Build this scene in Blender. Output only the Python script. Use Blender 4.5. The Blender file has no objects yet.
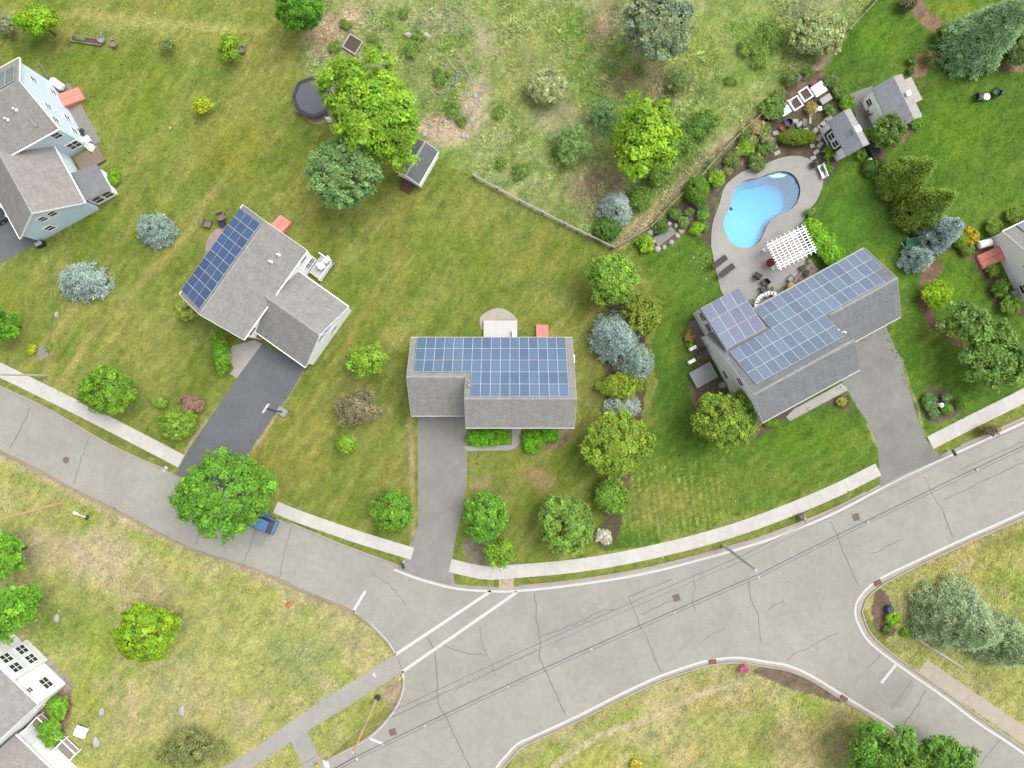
import bpy, math, random
import numpy as np
from mathutils import Vector, Matrix
from mathutils.geometry import tessellate_polygon

random.seed(7)
SC = bpy.context.scene
COL = SC.collection
HC, SG = 80.0, 0.11          # survey height above the ground, metres per photo unit on the ground
PI = math.pi


def P(px, py, z=0.0):
    """survey coordinates (1024 x 768 sheet) of a point known to stand z metres high -> metres"""
    k = SG * (HC - z) / HC
    return ((px - 512.0) * k, (384.0 - py) * k)


def PL(pts, z=0.0):
    return [P(a, b, z) for a, b in pts]


def lin(c):
    c = c / 255.0
    return c / 12.92 if c <= 0.04045 else ((c + 0.055) / 1.055) ** 2.4


def C(r, g, b, k=2.0):
    return (lin(r) / k, lin(g) / k, lin(b) / k, 1.0)


# ------------------------------------------------------------------ materials
MATS = {}


def mat(name, col, rough=0.8, var=0.12, scale=3.0, metallic=0.0, spec=0.3, bump=0.0, bscale=20.0, coat=0.0, stripes=None):
    if name in MATS:
        return MATS[name]
    m = bpy.data.materials.new(name)
    m.use_nodes = True
    nt = m.node_tree
    N, L = nt.nodes, nt.links
    b = N['Principled BSDF']
    b.inputs['Roughness'].default_value = rough
    b.inputs['Metallic'].default_value = metallic
    b.inputs['Specular IOR Level'].default_value = spec
    b.inputs['Coat Weight'].default_value = coat
    tc = N.new('ShaderNodeTexCoord')
    n1 = N.new('ShaderNodeTexNoise')
    n1.inputs['Scale'].default_value = scale
    n1.inputs['Detail'].default_value = 6
    n1.inputs['Roughness'].default_value = 0.65
    L.new(tc.outputs['Object'], n1.inputs['Vector'])
    mr = N.new('ShaderNodeMapRange')
    mr.inputs['From Min'].default_value = 0.25
    mr.inputs['From Max'].default_value = 0.75
    mr.inputs['To Min'].default_value = 1 - var
    mr.inputs['To Max'].default_value = 1 + var
    L.new(n1.outputs['Fac'], mr.inputs['Value'])
    mx = N.new('ShaderNodeVectorMath')
    mx.operation = 'SCALE'
    mx.inputs[0].default_value = col[:3]
    L.new(mr.outputs['Result'], mx.inputs['Scale'])
    out = mx.outputs['Vector']
    if stripes:       # (axis, period, depth): boards, clapboards, joints
        axis, per, dep = stripes
        sx = N.new('ShaderNodeSeparateXYZ')
        L.new(tc.outputs['Object'], sx.inputs[0])
        md = N.new('ShaderNodeMath'); md.operation = 'MULTIPLY'; md.inputs[1].default_value = 1.0 / per
        L.new(sx.outputs[axis], md.inputs[0])
        fr = N.new('ShaderNodeMath'); fr.operation = 'FRACT'
        L.new(md.outputs[0], fr.inputs[0])
        gt = N.new('ShaderNodeMath'); gt.operation = 'GREATER_THAN'; gt.inputs[1].default_value = 0.14
        L.new(fr.outputs[0], gt.inputs[0])
        m2 = N.new('ShaderNodeMapRange')
        m2.inputs['To Min'].default_value = 1 - dep
        L.new(gt.outputs[0], m2.inputs['Value'])
        mx2 = N.new('ShaderNodeVectorMath'); mx2.operation = 'SCALE'
        L.new(out, mx2.inputs[0]); L.new(m2.outputs['Result'], mx2.inputs['Scale'])
        out = mx2.outputs['Vector']
    L.new(out, b.inputs['Base Color'])
    if bump > 0:
        n2 = N.new('ShaderNodeTexNoise')
        n2.inputs['Scale'].default_value = bscale
        n2.inputs['Detail'].default_value = 4
        L.new(tc.outputs['Object'], n2.inputs['Vector'])
        bp = N.new('ShaderNodeBump')
        bp.inputs['Strength'].default_value = bump
        bp.inputs['Distance'].default_value = 0.05
        L.new(n2.outputs['Fac'], bp.inputs['Height'])
        L.new(bp.outputs['Normal'], b.inputs['Normal'])
    MATS[name] = m
    return m


def shingle(name, col, var=0.11):
    """asphalt shingles: UV in metres, courses 0.2 m"""
    if name in MATS:
        return MATS[name]
    m = bpy.data.materials.new(name)
    m.use_nodes = True
    N, L = m.node_tree.nodes, m.node_tree.links
    b = N['Principled BSDF']
    b.inputs['Roughness'].default_value = 0.9
    b.inputs['Specular IOR Level'].default_value = 0.25
    uv = N.new('ShaderNodeUVMap')
    br = N.new('ShaderNodeTexBrick')
    br.inputs['Scale'].default_value = 1.0
    br.inputs['Brick Width'].default_value = 0.34
    br.inputs['Row Height'].default_value = 0.15
    br.inputs['Mortar Size'].default_value = 0.018
    br.inputs['Mortar Smooth'].default_value = 0.4
    br.inputs['Bias'].default_value = 0.0
    c = col[:3]
    br.inputs['Color1'].default_value = tuple(x * (1 - var) for x in c) + (1,)
    br.inputs['Color2'].default_value = tuple(x * (1 + var) for x in c) + (1,)
    br.inputs['Mortar'].default_value = tuple(x * 0.8 for x in c) + (1,)
    L.new(uv.outputs['UV'], br.inputs['Vector'])
    n1 = N.new('ShaderNodeTexNoise')
    n1.inputs['Scale'].default_value = 0.9
    n1.inputs['Detail'].default_value = 9
    n1.inputs['Roughness'].default_value = 0.8
    L.new(uv.outputs['UV'], n1.inputs['Vector'])
    mr = N.new('ShaderNodeMapRange')
    mr.inputs['From Min'].default_value = 0.25
    mr.inputs['From Max'].default_value = 0.75
    mr.inputs['To Min'].default_value = 0.8
    mr.inputs['To Max'].default_value = 1.2
    L.new(n1.outputs['Fac'], mr.inputs['Value'])
    # streaks running down the slope
    mp = N.new('ShaderNodeMapping')
    mp.inputs['Scale'].default_value = (3.0, 0.25, 1)
    L.new(uv.outputs['UV'], mp.inputs['Vector'])
    n2 = N.new('ShaderNodeTexNoise'); n2.inputs['Scale'].default_value = 1.0; n2.inputs['Detail'].default_value = 3
    L.new(mp.outputs['Vector'], n2.inputs['Vector'])
    mr2 = N.new('ShaderNodeMapRange')
    mr2.inputs['From Min'].default_value = 0.3; mr2.inputs['From Max'].default_value = 0.7
    mr2.inputs['To Min'].default_value = 0.93; mr2.inputs['To Max'].default_value = 1.07
    L.new(n2.outputs['Fac'], mr2.inputs['Value'])
    mm = N.new('ShaderNodeMath'); mm.operation = 'MULTIPLY'
    L.new(mr.outputs['Result'], mm.inputs[0]); L.new(mr2.outputs['Result'], mm.inputs[1])
    mx = N.new('ShaderNodeVectorMath'); mx.operation = 'SCALE'
    L.new(br.outputs['Color'], mx.inputs[0]); L.new(mm.outputs[0], mx.inputs['Scale'])
    L.new(mx.outputs['Vector'], b.inputs['Base Color'])
    MATS[name] = m
    return m


def attr_material(name, rough=0.9, translucent=0.0, fine=0.0, fscale=3.0, bump=0.0, spec=0.2):
    if name in MATS:
        return MATS[name]
    m = bpy.data.materials.new(name)
    m.use_nodes = True
    N, L = m.node_tree.nodes, m.node_tree.links
    b = N['Principled BSDF']
    b.inputs['Roughness'].default_value = rough
    b.inputs['Specular IOR Level'].default_value = spec
    at = N.new('ShaderNodeAttribute'); at.attribute_name = 'tint'
    out = at.outputs['Color']
    if fine > 0:
        tc = N.new('ShaderNodeTexCoord')
        prev = None
        for sc, amt, det in ((fscale, fine, 6), (fscale * 5.5, fine * 0.9, 3), (fscale * 0.28, fine * 0.6, 3)):
            n1 = N.new('ShaderNodeTexNoise'); n1.inputs['Scale'].default_value = sc
            n1.inputs['Detail'].default_value = det; n1.inputs['Roughness'].default_value = 0.7
            L.new(tc.outputs['Object'], n1.inputs['Vector'])
            mr = N.new('ShaderNodeMapRange')
            mr.inputs['From Min'].default_value = 0.28; mr.inputs['From Max'].default_value = 0.72
            mr.inputs['To Min'].default_value = 1 - amt; mr.inputs['To Max'].default_value = 1 + amt
            L.new(n1.outputs['Fac'], mr.inputs['Value'])
            mx = N.new('ShaderNodeVectorMath'); mx.operation = 'SCALE'
            L.new(out, mx.inputs[0]); L.new(mr.outputs['Result'], mx.inputs['Scale'])
            out = mx.outputs['Vector']
        if bump > 0:
            n2 = N.new('ShaderNodeTexNoise'); n2.inputs['Scale'].default_value = 9.0; n2.inputs['Detail'].default_value = 5
            L.new(tc.outputs['Object'], n2.inputs['Vector'])
            bp = N.new('ShaderNodeBump'); bp.inputs['Strength'].default_value = bump; bp.inputs['Distance'].default_value = 0.12
            L.new(n2.outputs['Fac'], bp.inputs['Height']); L.new(bp.outputs['Normal'], b.inputs['Normal'])
    L.new(out, b.inputs['Base Color'])
    if translucent > 0:
        tr = N.new('ShaderNodeBsdfTranslucent')
        L.new(out, tr.inputs['Color'])
        ms = N.new('ShaderNodeMixShader'); ms.inputs['Fac'].default_value = translucent
        L.new(b.outputs['BSDF'], ms.inputs[1]); L.new(tr.outputs['BSDF'], ms.inputs[2])
        L.new(ms.outputs['Shader'], N['Material Output'].inputs['Surface'])
    MATS[name] = m
    return m


def glass_mat(name, col, rough=0.08):
    m = mat(name, col, rough=rough, var=0.25, scale=1.3, spec=0.6)
    return m


M = dict(
    white=mat('white_trim', (0.74, 0.74, 0.73, 1), 0.6, 0.06, 2),
    trim_grey=mat('grey_trim', (0.36, 0.36, 0.36, 1), 0.6, 0.06, 2),
    deck=mat('white_deck_boards', (0.43, 0.42, 0.41, 1), 0.7, 0.08, 2, stripes=(1, 0.22, 0.14)),
    blue_siding=mat('pale_blue_siding', (0.54, 0.66, 0.75, 1), 0.7, 0.05, 1.5, stripes=(2, 0.18, 0.10)),
    white_siding=mat('white_siding', (0.87, 0.87, 0.87, 1), 0.7, 0.04, 1.5, stripes=(2, 0.18, 0.08)),
    grey_siding=mat('pale_grey_siding', (0.70, 0.72, 0.73, 1), 0.7, 0.05, 1.5, stripes=(2, 0.18, 0.10)),
    roof=shingle('grey_shingles', C(176, 175, 170)),
    roof_tan=shingle('warm_grey_shingles', C(178, 175, 168)),
    roof_dark=shingle('slate_grey_shingles', C(150, 152, 155)),
    roof_shed=shingle('charcoal_shingles', C(128, 130, 136)),
    glass=glass_mat('dark_window_glass', (0.03, 0.035, 0.045, 1)),
    dark=mat('dark_metal', (0.03, 0.03, 0.035, 1), 0.5, 0.2),
    grey=mat('grey_metal', (0.22, 0.23, 0.24, 1), 0.5, 0.15),
    pale=mat('pale_stone', C(205, 200, 192), 0.85, 0.2, 3, bump=0.3),
    rock=mat('field_stone', C(165, 155, 145), 0.9, 0.3, 4, bump=0.5),
    red=mat('salmon_red_paint', C(226, 142, 126, 1.5), 0.6, 0.06, 2),
    brick=mat('reddish_brown_boards', C(120, 88, 80), 0.8, 0.2, 4),
    wood=mat('weathered_wood', C(160, 145, 125), 0.85, 0.2, 5),
    wood_pole=mat('tan_pole_wood', C(192, 164, 122, 1.1), 0.85, 0.2, 4),
    grey_pole=mat('grey_pole_wood', C(190, 186, 176, 1.2), 0.85, 0.2, 4),
    wire=mat('black_cable', C(118, 116, 114), 0.6, 0.1),
    pale_wire=mat('grey_cable', C(165, 163, 160), 0.6, 0.1),
    bark=mat('tree_bark', (0.09, 0.07, 0.055, 1), 0.95, 0.3, 6, bump=0.4),
    soil=mat('garden_soil', C(110, 95, 85), 0.95, 0.3, 6, bump=0.5),
    rust=mat('rust_plate', C(150, 105, 85), 0.8, 0.2, 5),
    iron=mat('iron_grate', C(140, 118, 110), 0.7, 0.2, 9),
    black=mat('black_fabric', C(70, 70, 78), 0.75, 0.1, 3),
    brown=mat('brown_wicker', C(90, 84, 82), 0.8, 0.2, 9),
    green=mat('green_fabric', C(70, 130, 105), 0.7, 0.1, 4),
    darkgreen=mat('dark_green_plastic', C(40, 75, 65), 0.5, 0.1, 4),
    yellow=mat('yellow_plastic', C(225, 195, 110), 0.6, 0.1, 4),
    cyan=mat('pool_blue', (0.20, 0.52, 0.62, 1), 0.5, 0.05, 2),
    redcloth=mat('dark_red_cushion', C(165, 65, 65), 0.8, 0.15, 6),
    orange=mat('orange_plastic', C(235, 130, 85), 0.7, 0.15, 6),
    terracotta=mat('terracotta', C(170, 95, 70), 0.8, 0.15, 6),
    paver=mat('grey_pavers', C(165, 160, 155), 0.9, 0.15, 3, bump=0.3, bscale=8),
    leaf=attr_material('foliage', 0.6, translucent=0.25, spec=0.25),
    tuft=attr_material('grass_blades', 0.8, translucent=0.2, spec=0.15),
    ground=attr_material('turf_and_soil', 1.0, fine=0.2, fscale=3.0, bump=0.6, spec=0.1),
)


# ------------------------------------------------------------------ mesh builder
class MB:
    def __init__(s):
        s.v, s.f, s.m, s.uv = [], [], [], []

    def face(s, idx, mi=0, uv=None):
        s.f.append(tuple(idx)); s.m.append(mi); s.uv.append(uv)

    def poly(s, pts, mi=0, uv=None):
        b = len(s.v); s.v += [tuple(p) for p in pts]
        s.face(range(b, b + len(pts)), mi, uv); return s

    def hexa(s, lo4, hi4, mi=0):
        b = len(s.v); s.v += [tuple(p) for p in lo4] + [tuple(p) for p in hi4]
        s.face((b + 3, b + 2, b + 1, b), mi); s.face((b + 4, b + 5, b + 6, b + 7), mi)
        for i in range(4):
            j = (i + 1) % 4
            s.face((b + i, b + j, b + 4 + j, b + 4 + i), mi)
        return s

    def box(s, c, size, rz=0.0, mi=0, tilt=0.0):
        x, y, z = size[0] / 2, size[1] / 2, size[2] / 2
        R = Matrix.Rotation(rz, 3, 'Z') @ Matrix.Rotation(tilt, 3, 'X')
        q = [R @ Vector(p) + Vector(c) for p in ((-x, -y, -z), (x, -y, -z), (x, y, -z), (-x, y, -z), (-x, -y, z), (x, -y, z), (x, y, z), (-x, y, z))]
        return s.hexa(q[:4], q[4:], mi)

    def bar(s, a, b, w, h, mi=0):
        a, b = Vector(a), Vector(b)
        d = (b - a).normalized()
        side = d.cross(Vector((0, 0, 1)))
        side = Vector((1, 0, 0)) if side.length < 1e-4 else side.normalized()
        up = side.cross(d)
        o = [(-w / 2, -h / 2), (w / 2, -h / 2), (w / 2, h / 2), (-w / 2, h / 2)]
        return s.hexa([a + side * p + up * q for p, q in o], [b + side * p + up * q for p, q in o], mi)

    def prism(s, poly, z0, z1, mi=0, holes=()):
        loops = [list(poly)] + [list(h) for h in holes]
        flat = [p for lp in loops for p in lp]
        tris = tessellate_polygon([[Vector((x, y, 0)) for x, y in lp] for lp in loops])
        b = len(s.v); n = len(flat)
        s.v += [(x, y, z1) for x, y in flat]
        for t in tris:
            a, c, d = [flat[i] for i in t]
            ar = (c[0] - a[0]) * (d[1] - a[1]) - (c[1] - a[1]) * (d[0] - a[0])
            s.face([b + i for i in (t if ar > 0 else t[::-1])], mi)
        if z0 is not None and z0 != z1:
            s.v += [(x, y, z0) for x, y in flat]
            off = 0
            for lp in loops:
                k = len(lp)
                for i in range(k):
                    j = (i + 1) % k
                    s.face((b + off + i, b + off + j, b + n + off + j, b + n + off + i), mi)
                off += k
        return s

    def tube(s, pts, rad, n=8, mi=0, cap=True):
        pts = [Vector(p) for p in pts]
        if not hasattr(rad, '__len__'):
            rad = [rad] * len(pts)
        b = len(s.v)
        for i, p in enumerate(pts):
            d = (pts[min(i + 1, len(pts) - 1)] - pts[max(i - 1, 0)]).normalized()
            a = d.cross(Vector((0, 0, 1)))
            a = Vector((1, 0, 0)) if a.length < 1e-3 else a.normalized()
            c = d.cross(a)
            for k in range(n):
                t = 2 * PI * k / n
                s.v.append(tuple(p + (a * math.cos(t) + c * math.sin(t)) * rad[i]))
        for i in range(len(pts) - 1):
            for k in range(n):
                l = (k + 1) % n
                s.face((b + i * n + k, b + i * n + l, b + (i + 1) * n + l, b + (i + 1) * n + k), mi)
        if cap:
            s.face([b + k for k in range(n)][::-1], mi)
            s.face([b + (len(pts) - 1) * n + k for k in range(n)], mi)
        return s

    def lathe(s, c, prof, n=16, mi=0, sx=1.0, sy=1.0):
        b = len(s.v)
        for r, z in prof:
            for k in range(n):
                t = 2 * PI * k / n
                s.v.append((c[0] + r * sx * math.cos(t), c[1] + r * sy * math.sin(t), c[2] + z))
        for i in range(len(prof) - 1):
            for k in range(n):
                l = (k + 1) % n
                s.face((b + i * n + k, b + i * n + l, b + (i + 1) * n + l, b + (i + 1) * n + k), mi)
        s.face([b + k for k in range(n)][::-1], mi)
        s.face([b + (len(prof) - 1) * n + k for k in range(n)], mi)
        return s

    def xf(s, fn):
        s.v = [fn(*p) for p in s.v]; return s

    def build(s, name, mats, parent=None, smooth=False):
        me = bpy.data.meshes.new(name)
        me.from_pydata([tuple(v) for v in s.v], [], s.f)
        for m in (mats if isinstance(mats, (list, tuple)) else [mats]):
            me.materials.append(m)
        me.polygons.foreach_set('material_index', s.m)
        if any(u is not None for u in s.uv):
            lay = me.uv_layers.new(name='UVMap')
            for p, u in zip(me.polygons, s.uv):
                if u is not None:
                    for li, q in zip(p.loop_indices, u):
                        lay.data[li].uv = q
        if smooth:
            me.polygons.foreach_set('use_smooth', [True] * len(me.polygons))
        me.update()
        o = bpy.data.objects.new(name, me)
        COL.objects.link(o)
        if parent:
            o.parent = parent
        return o


def tag(o, label, cat, group=None):
    o['label'] = label; o['category'] = cat
    if group:
        o['group'] = group
    return o


def thing(name, label, cat, loc=(0, 0, 0), rz=0.0, group=None):
    o = bpy.data.objects.new(name, None)
    o.empty_display_size = 0.3
    COL.objects.link(o)
    o.location = (loc[0], loc[1], loc[2] if len(loc) > 2 else 0.0)
    o.rotation_euler = (0, 0, rz)
    return tag(o, label, cat, group)


def struct(o, kind='structure'):
    o['kind'] = kind
    return o


def smooth_line(pts, step=1.0, closed=False):
    """Catmull-Rom through the points"""
    p = [np.array(q, float) for q in pts]
    n = len(p)
    out = []
    rng = range(n if closed else n - 1)
    for i in rng:
        if closed:
            a, b, c, d = p[(i - 1) % n], p[i], p[(i + 1) % n], p[(i + 2) % n]
        else:
            a, b, c, d = p[max(i - 1, 0)], p[i], p[i + 1], p[min(i + 2, n - 1)]
        k = max(1, int(np.linalg.norm(c - b) / step))
        for j in range(k):
            t = j / k
            out.append(tuple(0.5 * (2 * b + (c - a) * t + (2 * a - 5 * b + 4 * c - d) * t * t + (3 * b - a - 3 * c + d) * t ** 3)))
    if not closed:
        out.append(tuple(p[-1]))
    return out


def ribbon(mb, pts, w, z0, z1, mi=0, off=0.0):
    """strip of width w along pts, top z1 (sides down to z0 when given); UV = (length, side)"""
    pts = [Vector((q[0], q[1])) for q in pts]
    L, R, S = [], [], [0.0]
    for i, p in enumerate(pts):
        d = (pts[min(i + 1, len(pts) - 1)] - pts[max(i - 1, 0)]).normalized()
        nrm = Vector((-d.y, d.x))
        L.append(p + nrm * (off + w / 2)); R.append(p + nrm * (off - w / 2))
        if i:
            S.append(S[-1] + (p - pts[i - 1]).length)
    b = len(mb.v); n = len(pts)
    mb.v += [(q.x, q.y, z1) for q in L] + [(q.x, q.y, z1) for q in R]
    for i in range(n - 1):
        mb.face((b + n + i, b + n + i + 1, b + i + 1, b + i), mi, [(S[i], 0), (S[i + 1], 0), (S[i + 1], w), (S[i], w)])
    if z0 is not None:
        mb.v += [(q.x, q.y, z0) for q in L] + [(q.x, q.y, z0) for q in R]
        for i in range(n - 1):
            mb.face((b + i, b + i + 1, b + 2 * n + i + 1, b + 2 * n + i), mi)
            mb.face((b + n + i + 1, b + n + i, b + 3 * n + i, b + 3 * n + i + 1), mi)
        mb.face((b, b + 2 * n, b + 3 * n, b + n), mi)
        mb.face((b + n - 1, b + 2 * n - 1, b + 4 * n - 1, b + 3 * n - 1), mi)
    return mb


# ------------------------------------------------------------------ noise helpers (numpy)
def vnoise(x, y, scale, seed):
    r = np.random.RandomState(seed)
    T = r.rand(256, 256)
    x = x / scale + 1000.0; y = y / scale + 1000.0
    xi = np.floor(x).astype(int); yi = np.floor(y).astype(int)
    fx = x - xi; fy = y - yi
    fx = fx * fx * (3 - 2 * fx); fy = fy * fy * (3 - 2 * fy)
    g = lambda a, b: T[a % 256, b % 256]
    return (g(xi, yi) * (1 - fx) + g(xi + 1, yi) * fx) * (1 - fy) + (g(xi, yi + 1) * (1 - fx) + g(xi + 1, yi + 1) * fx) * fy


def fbm(x, y, scale, seed, octv=4):
    v = 0; a = 1; t = 0
    for i in range(octv):
        v = v + a * vnoise(x, y, scale / 2 ** i, seed + i); t += a; a *= 0.6
    return v / t


def inside(x, y, poly):
    r = np.zeros(x.shape, bool)
    n = len(poly)
    for i in range(n):
        x1, y1 = poly[i]; x2, y2 = poly[(i + 1) % n]
        if y1 == y2:
            continue
        c = ((y1 > y) != (y2 > y)) & (x < (x2 - x1) * (y - y1) / (y2 - y1) + x1)
        r ^= c
    return r


def seg_dist(x, y, pts):
    d = np.full(x.shape, 1e9)
    for (x1, y1), (x2, y2) in zip(pts[:-1], pts[1:]):
        dx, dy = x2 - x1, y2 - y1
        t = np.clip(((x - x1) * dx + (y - y1) * dy) / (dx * dx + dy * dy + 1e-9), 0, 1)
        d = np.minimum(d, np.hypot(x - x1 - t * dx, y - y1 - t * dy))
    return d

# =================================================================== GROUND
POOL = smooth_line(PL([(723.4, 225), (725, 215.6), (730, 206), (733.6, 192), (743.7, 181.5), (757.8, 178), (768.7, 174), (779.7, 171.3), (790.6, 173.4),
                       (797.6, 181), (800, 192), (795.5, 204.7), (786, 212), (775, 217), (767, 225), (762.5, 236), (756, 245), (747, 248.4), (736, 246), (727.5, 238)]), 0.35, closed=True)
PATIO = smooth_line(PL([(711, 237.5), (712.5, 223), (720, 201.6), (725, 186), (742, 172), (762.5, 165.6), (778, 158.6), (797, 156), (812.5, 161),
                        (822, 171), (822, 187), (815, 203), (806.5, 213), (803, 230), (806, 252), (803, 268)]), 0.5) + \
        PL([(790, 282), (764, 300), (752, 312), (738, 300), (733, 291), (724, 296), (721, 292)]) + smooth_line(PL([(718, 280), (714, 262), (711, 247)]), 0.5)

MULCH = [
    [(701, 181), (724, 155), (744, 134), (757, 118), (773, 95), (800, 75), (822, 70), (832, 85), (842, 105), (846, 115), (830, 125), (838, 165), (824, 185), (815, 205), (806, 215), (800, 165), (770, 160), (742, 174), (722, 190), (713, 222), (711, 246), (704, 244),
     (698, 232), (684, 231), (672, 246), (656, 250), (646, 249), (653, 229), (670, 211), (690, 191)],
    [(604, 300), (612, 330), (600, 350), (606, 400), (636, 412), (650, 350), (645, 335), (643, 300)],
    [(606, 395), (604, 470), (603, 520), (597, 545), (606, 548), (617, 540), (623, 515), (628, 490), (636, 450), (643, 410), (645, 380), (640, 380)],
    [(686, 332), (690, 318), (706, 308), (735, 285), (739, 291), (704, 312), (712, 372), (745, 415), (730, 425), (700, 400), (692, 410), (689, 380), (697, 372)],
    [(748, 418), (770, 412), (788, 408), (836, 388), (848, 396), (853, 412), (846, 410), (836, 406), (820, 402), (790, 416), (766, 432), (752, 440), (744, 444)],
    [(872, 127), (866, 150), (876, 175), (890, 205), (898, 228), (915, 240), (934, 258), (950, 250), (940, 232), (920, 218), (902, 190), (886, 160), (884, 135)],
    [(880, 120), (905, 122), (915, 128), (905, 142), (893, 148)],
    [(920, 252), (938, 258), (944, 268), (938, 276), (930, 285), (926, 300), (936, 318), (950, 330), (966, 345), (960, 350), (930, 326), (918, 305), (920, 285)],
    [(962, 245), (978, 240), (990, 256), (1000, 275), (1016, 300), (1030, 312), (1024, 318), (1003, 310), (994, 300), (985, 280), (975, 262), (966, 256)],
    [(921, 392), (930, 388), (945, 390), (963, 410), (955, 416), (935, 425), (927, 422), (921, 405)],
    [(876, 588), (886, 590), (892, 604), (890, 612), (896, 632), (884, 640), (874, 630), (870, 612)],
    [(765, 664), (790, 670), (815, 680), (843, 700), (836, 702), (805, 694), (780, 684), (752, 672)],
    [(905, 2), (917, -8), (930, 12), (945, 22), (965, 28), (1000, 62), (1024, 64), (1024, 72), (990, 70), (952, 56), (942, 42), (925, 28), (912, 14)],
    [(912, 55), (922, 54), (928, 66), (924, 77), (914, 78), (906, 68)],
    [(20, 700), (52, 690), (70, 690), (72, 712), (60, 745), (55, 768), (40, 760), (20, 730)],
    [(36, 655), (52, 660), (72, 684), (70, 694), (60, 690)],
    [(543, 429), (572, 428), (573, 438), (566, 447), (545, 450)],
    [(462, 545), (475, 530), (500, 545), (490, 568), (466, 563)],
]
MULCH_W = [PL(p) for p in MULCH]
MULCH_C = [(112, 98, 88), (112, 102, 80), (112, 98, 84), (130, 112, 92), (120, 102, 92), (110, 92, 78), (150, 125, 105), (140, 112, 92), (140, 112, 95),
           (120, 108, 98), (125, 105, 92), (128, 110, 98), (165, 135, 112), (165, 135, 108), (178, 145, 125), (165, 158, 150), (178, 150, 125), (150, 140, 125)]

LUSH = PL([(632, 245), (646, 246), (690, 160), (745, 128), (820, 60), (846, 33), (890, -30), (1500, -200), (1500, 420), (1024, 390), (930, 440), (878, 470), (700, 530), (560, 562), (600, 545), (618, 520),
           (630, 480), (650, 410), (655, 370), (655, 300), (640, 262)])
MEADOW = PL([(318, -300), (318, 20), (300, 60), (335, 130), (425, 150), (473, 178), (612, 250), (646, 246), (690, 190), (739, 135), (846, 33), (890, -30), (920, -300)])
SOUTH_W = PL([(-600, 150), (0, 455), (123, 514), (256, 570), (372, 627), (395, 655), (403, 690), (326, 760), (200, 900), (-600, 900)])
SOUTH_E = PL([(500, 900), (512, 740), (572, 715), (739, 655), (850, 690), (1024, 800), (1100, 900)])
EAST_I = PL([(860, 600), (900, 565), (1024, 510), (1500, 330), (1500, 900), (1200, 900), (900, 665)])

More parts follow.
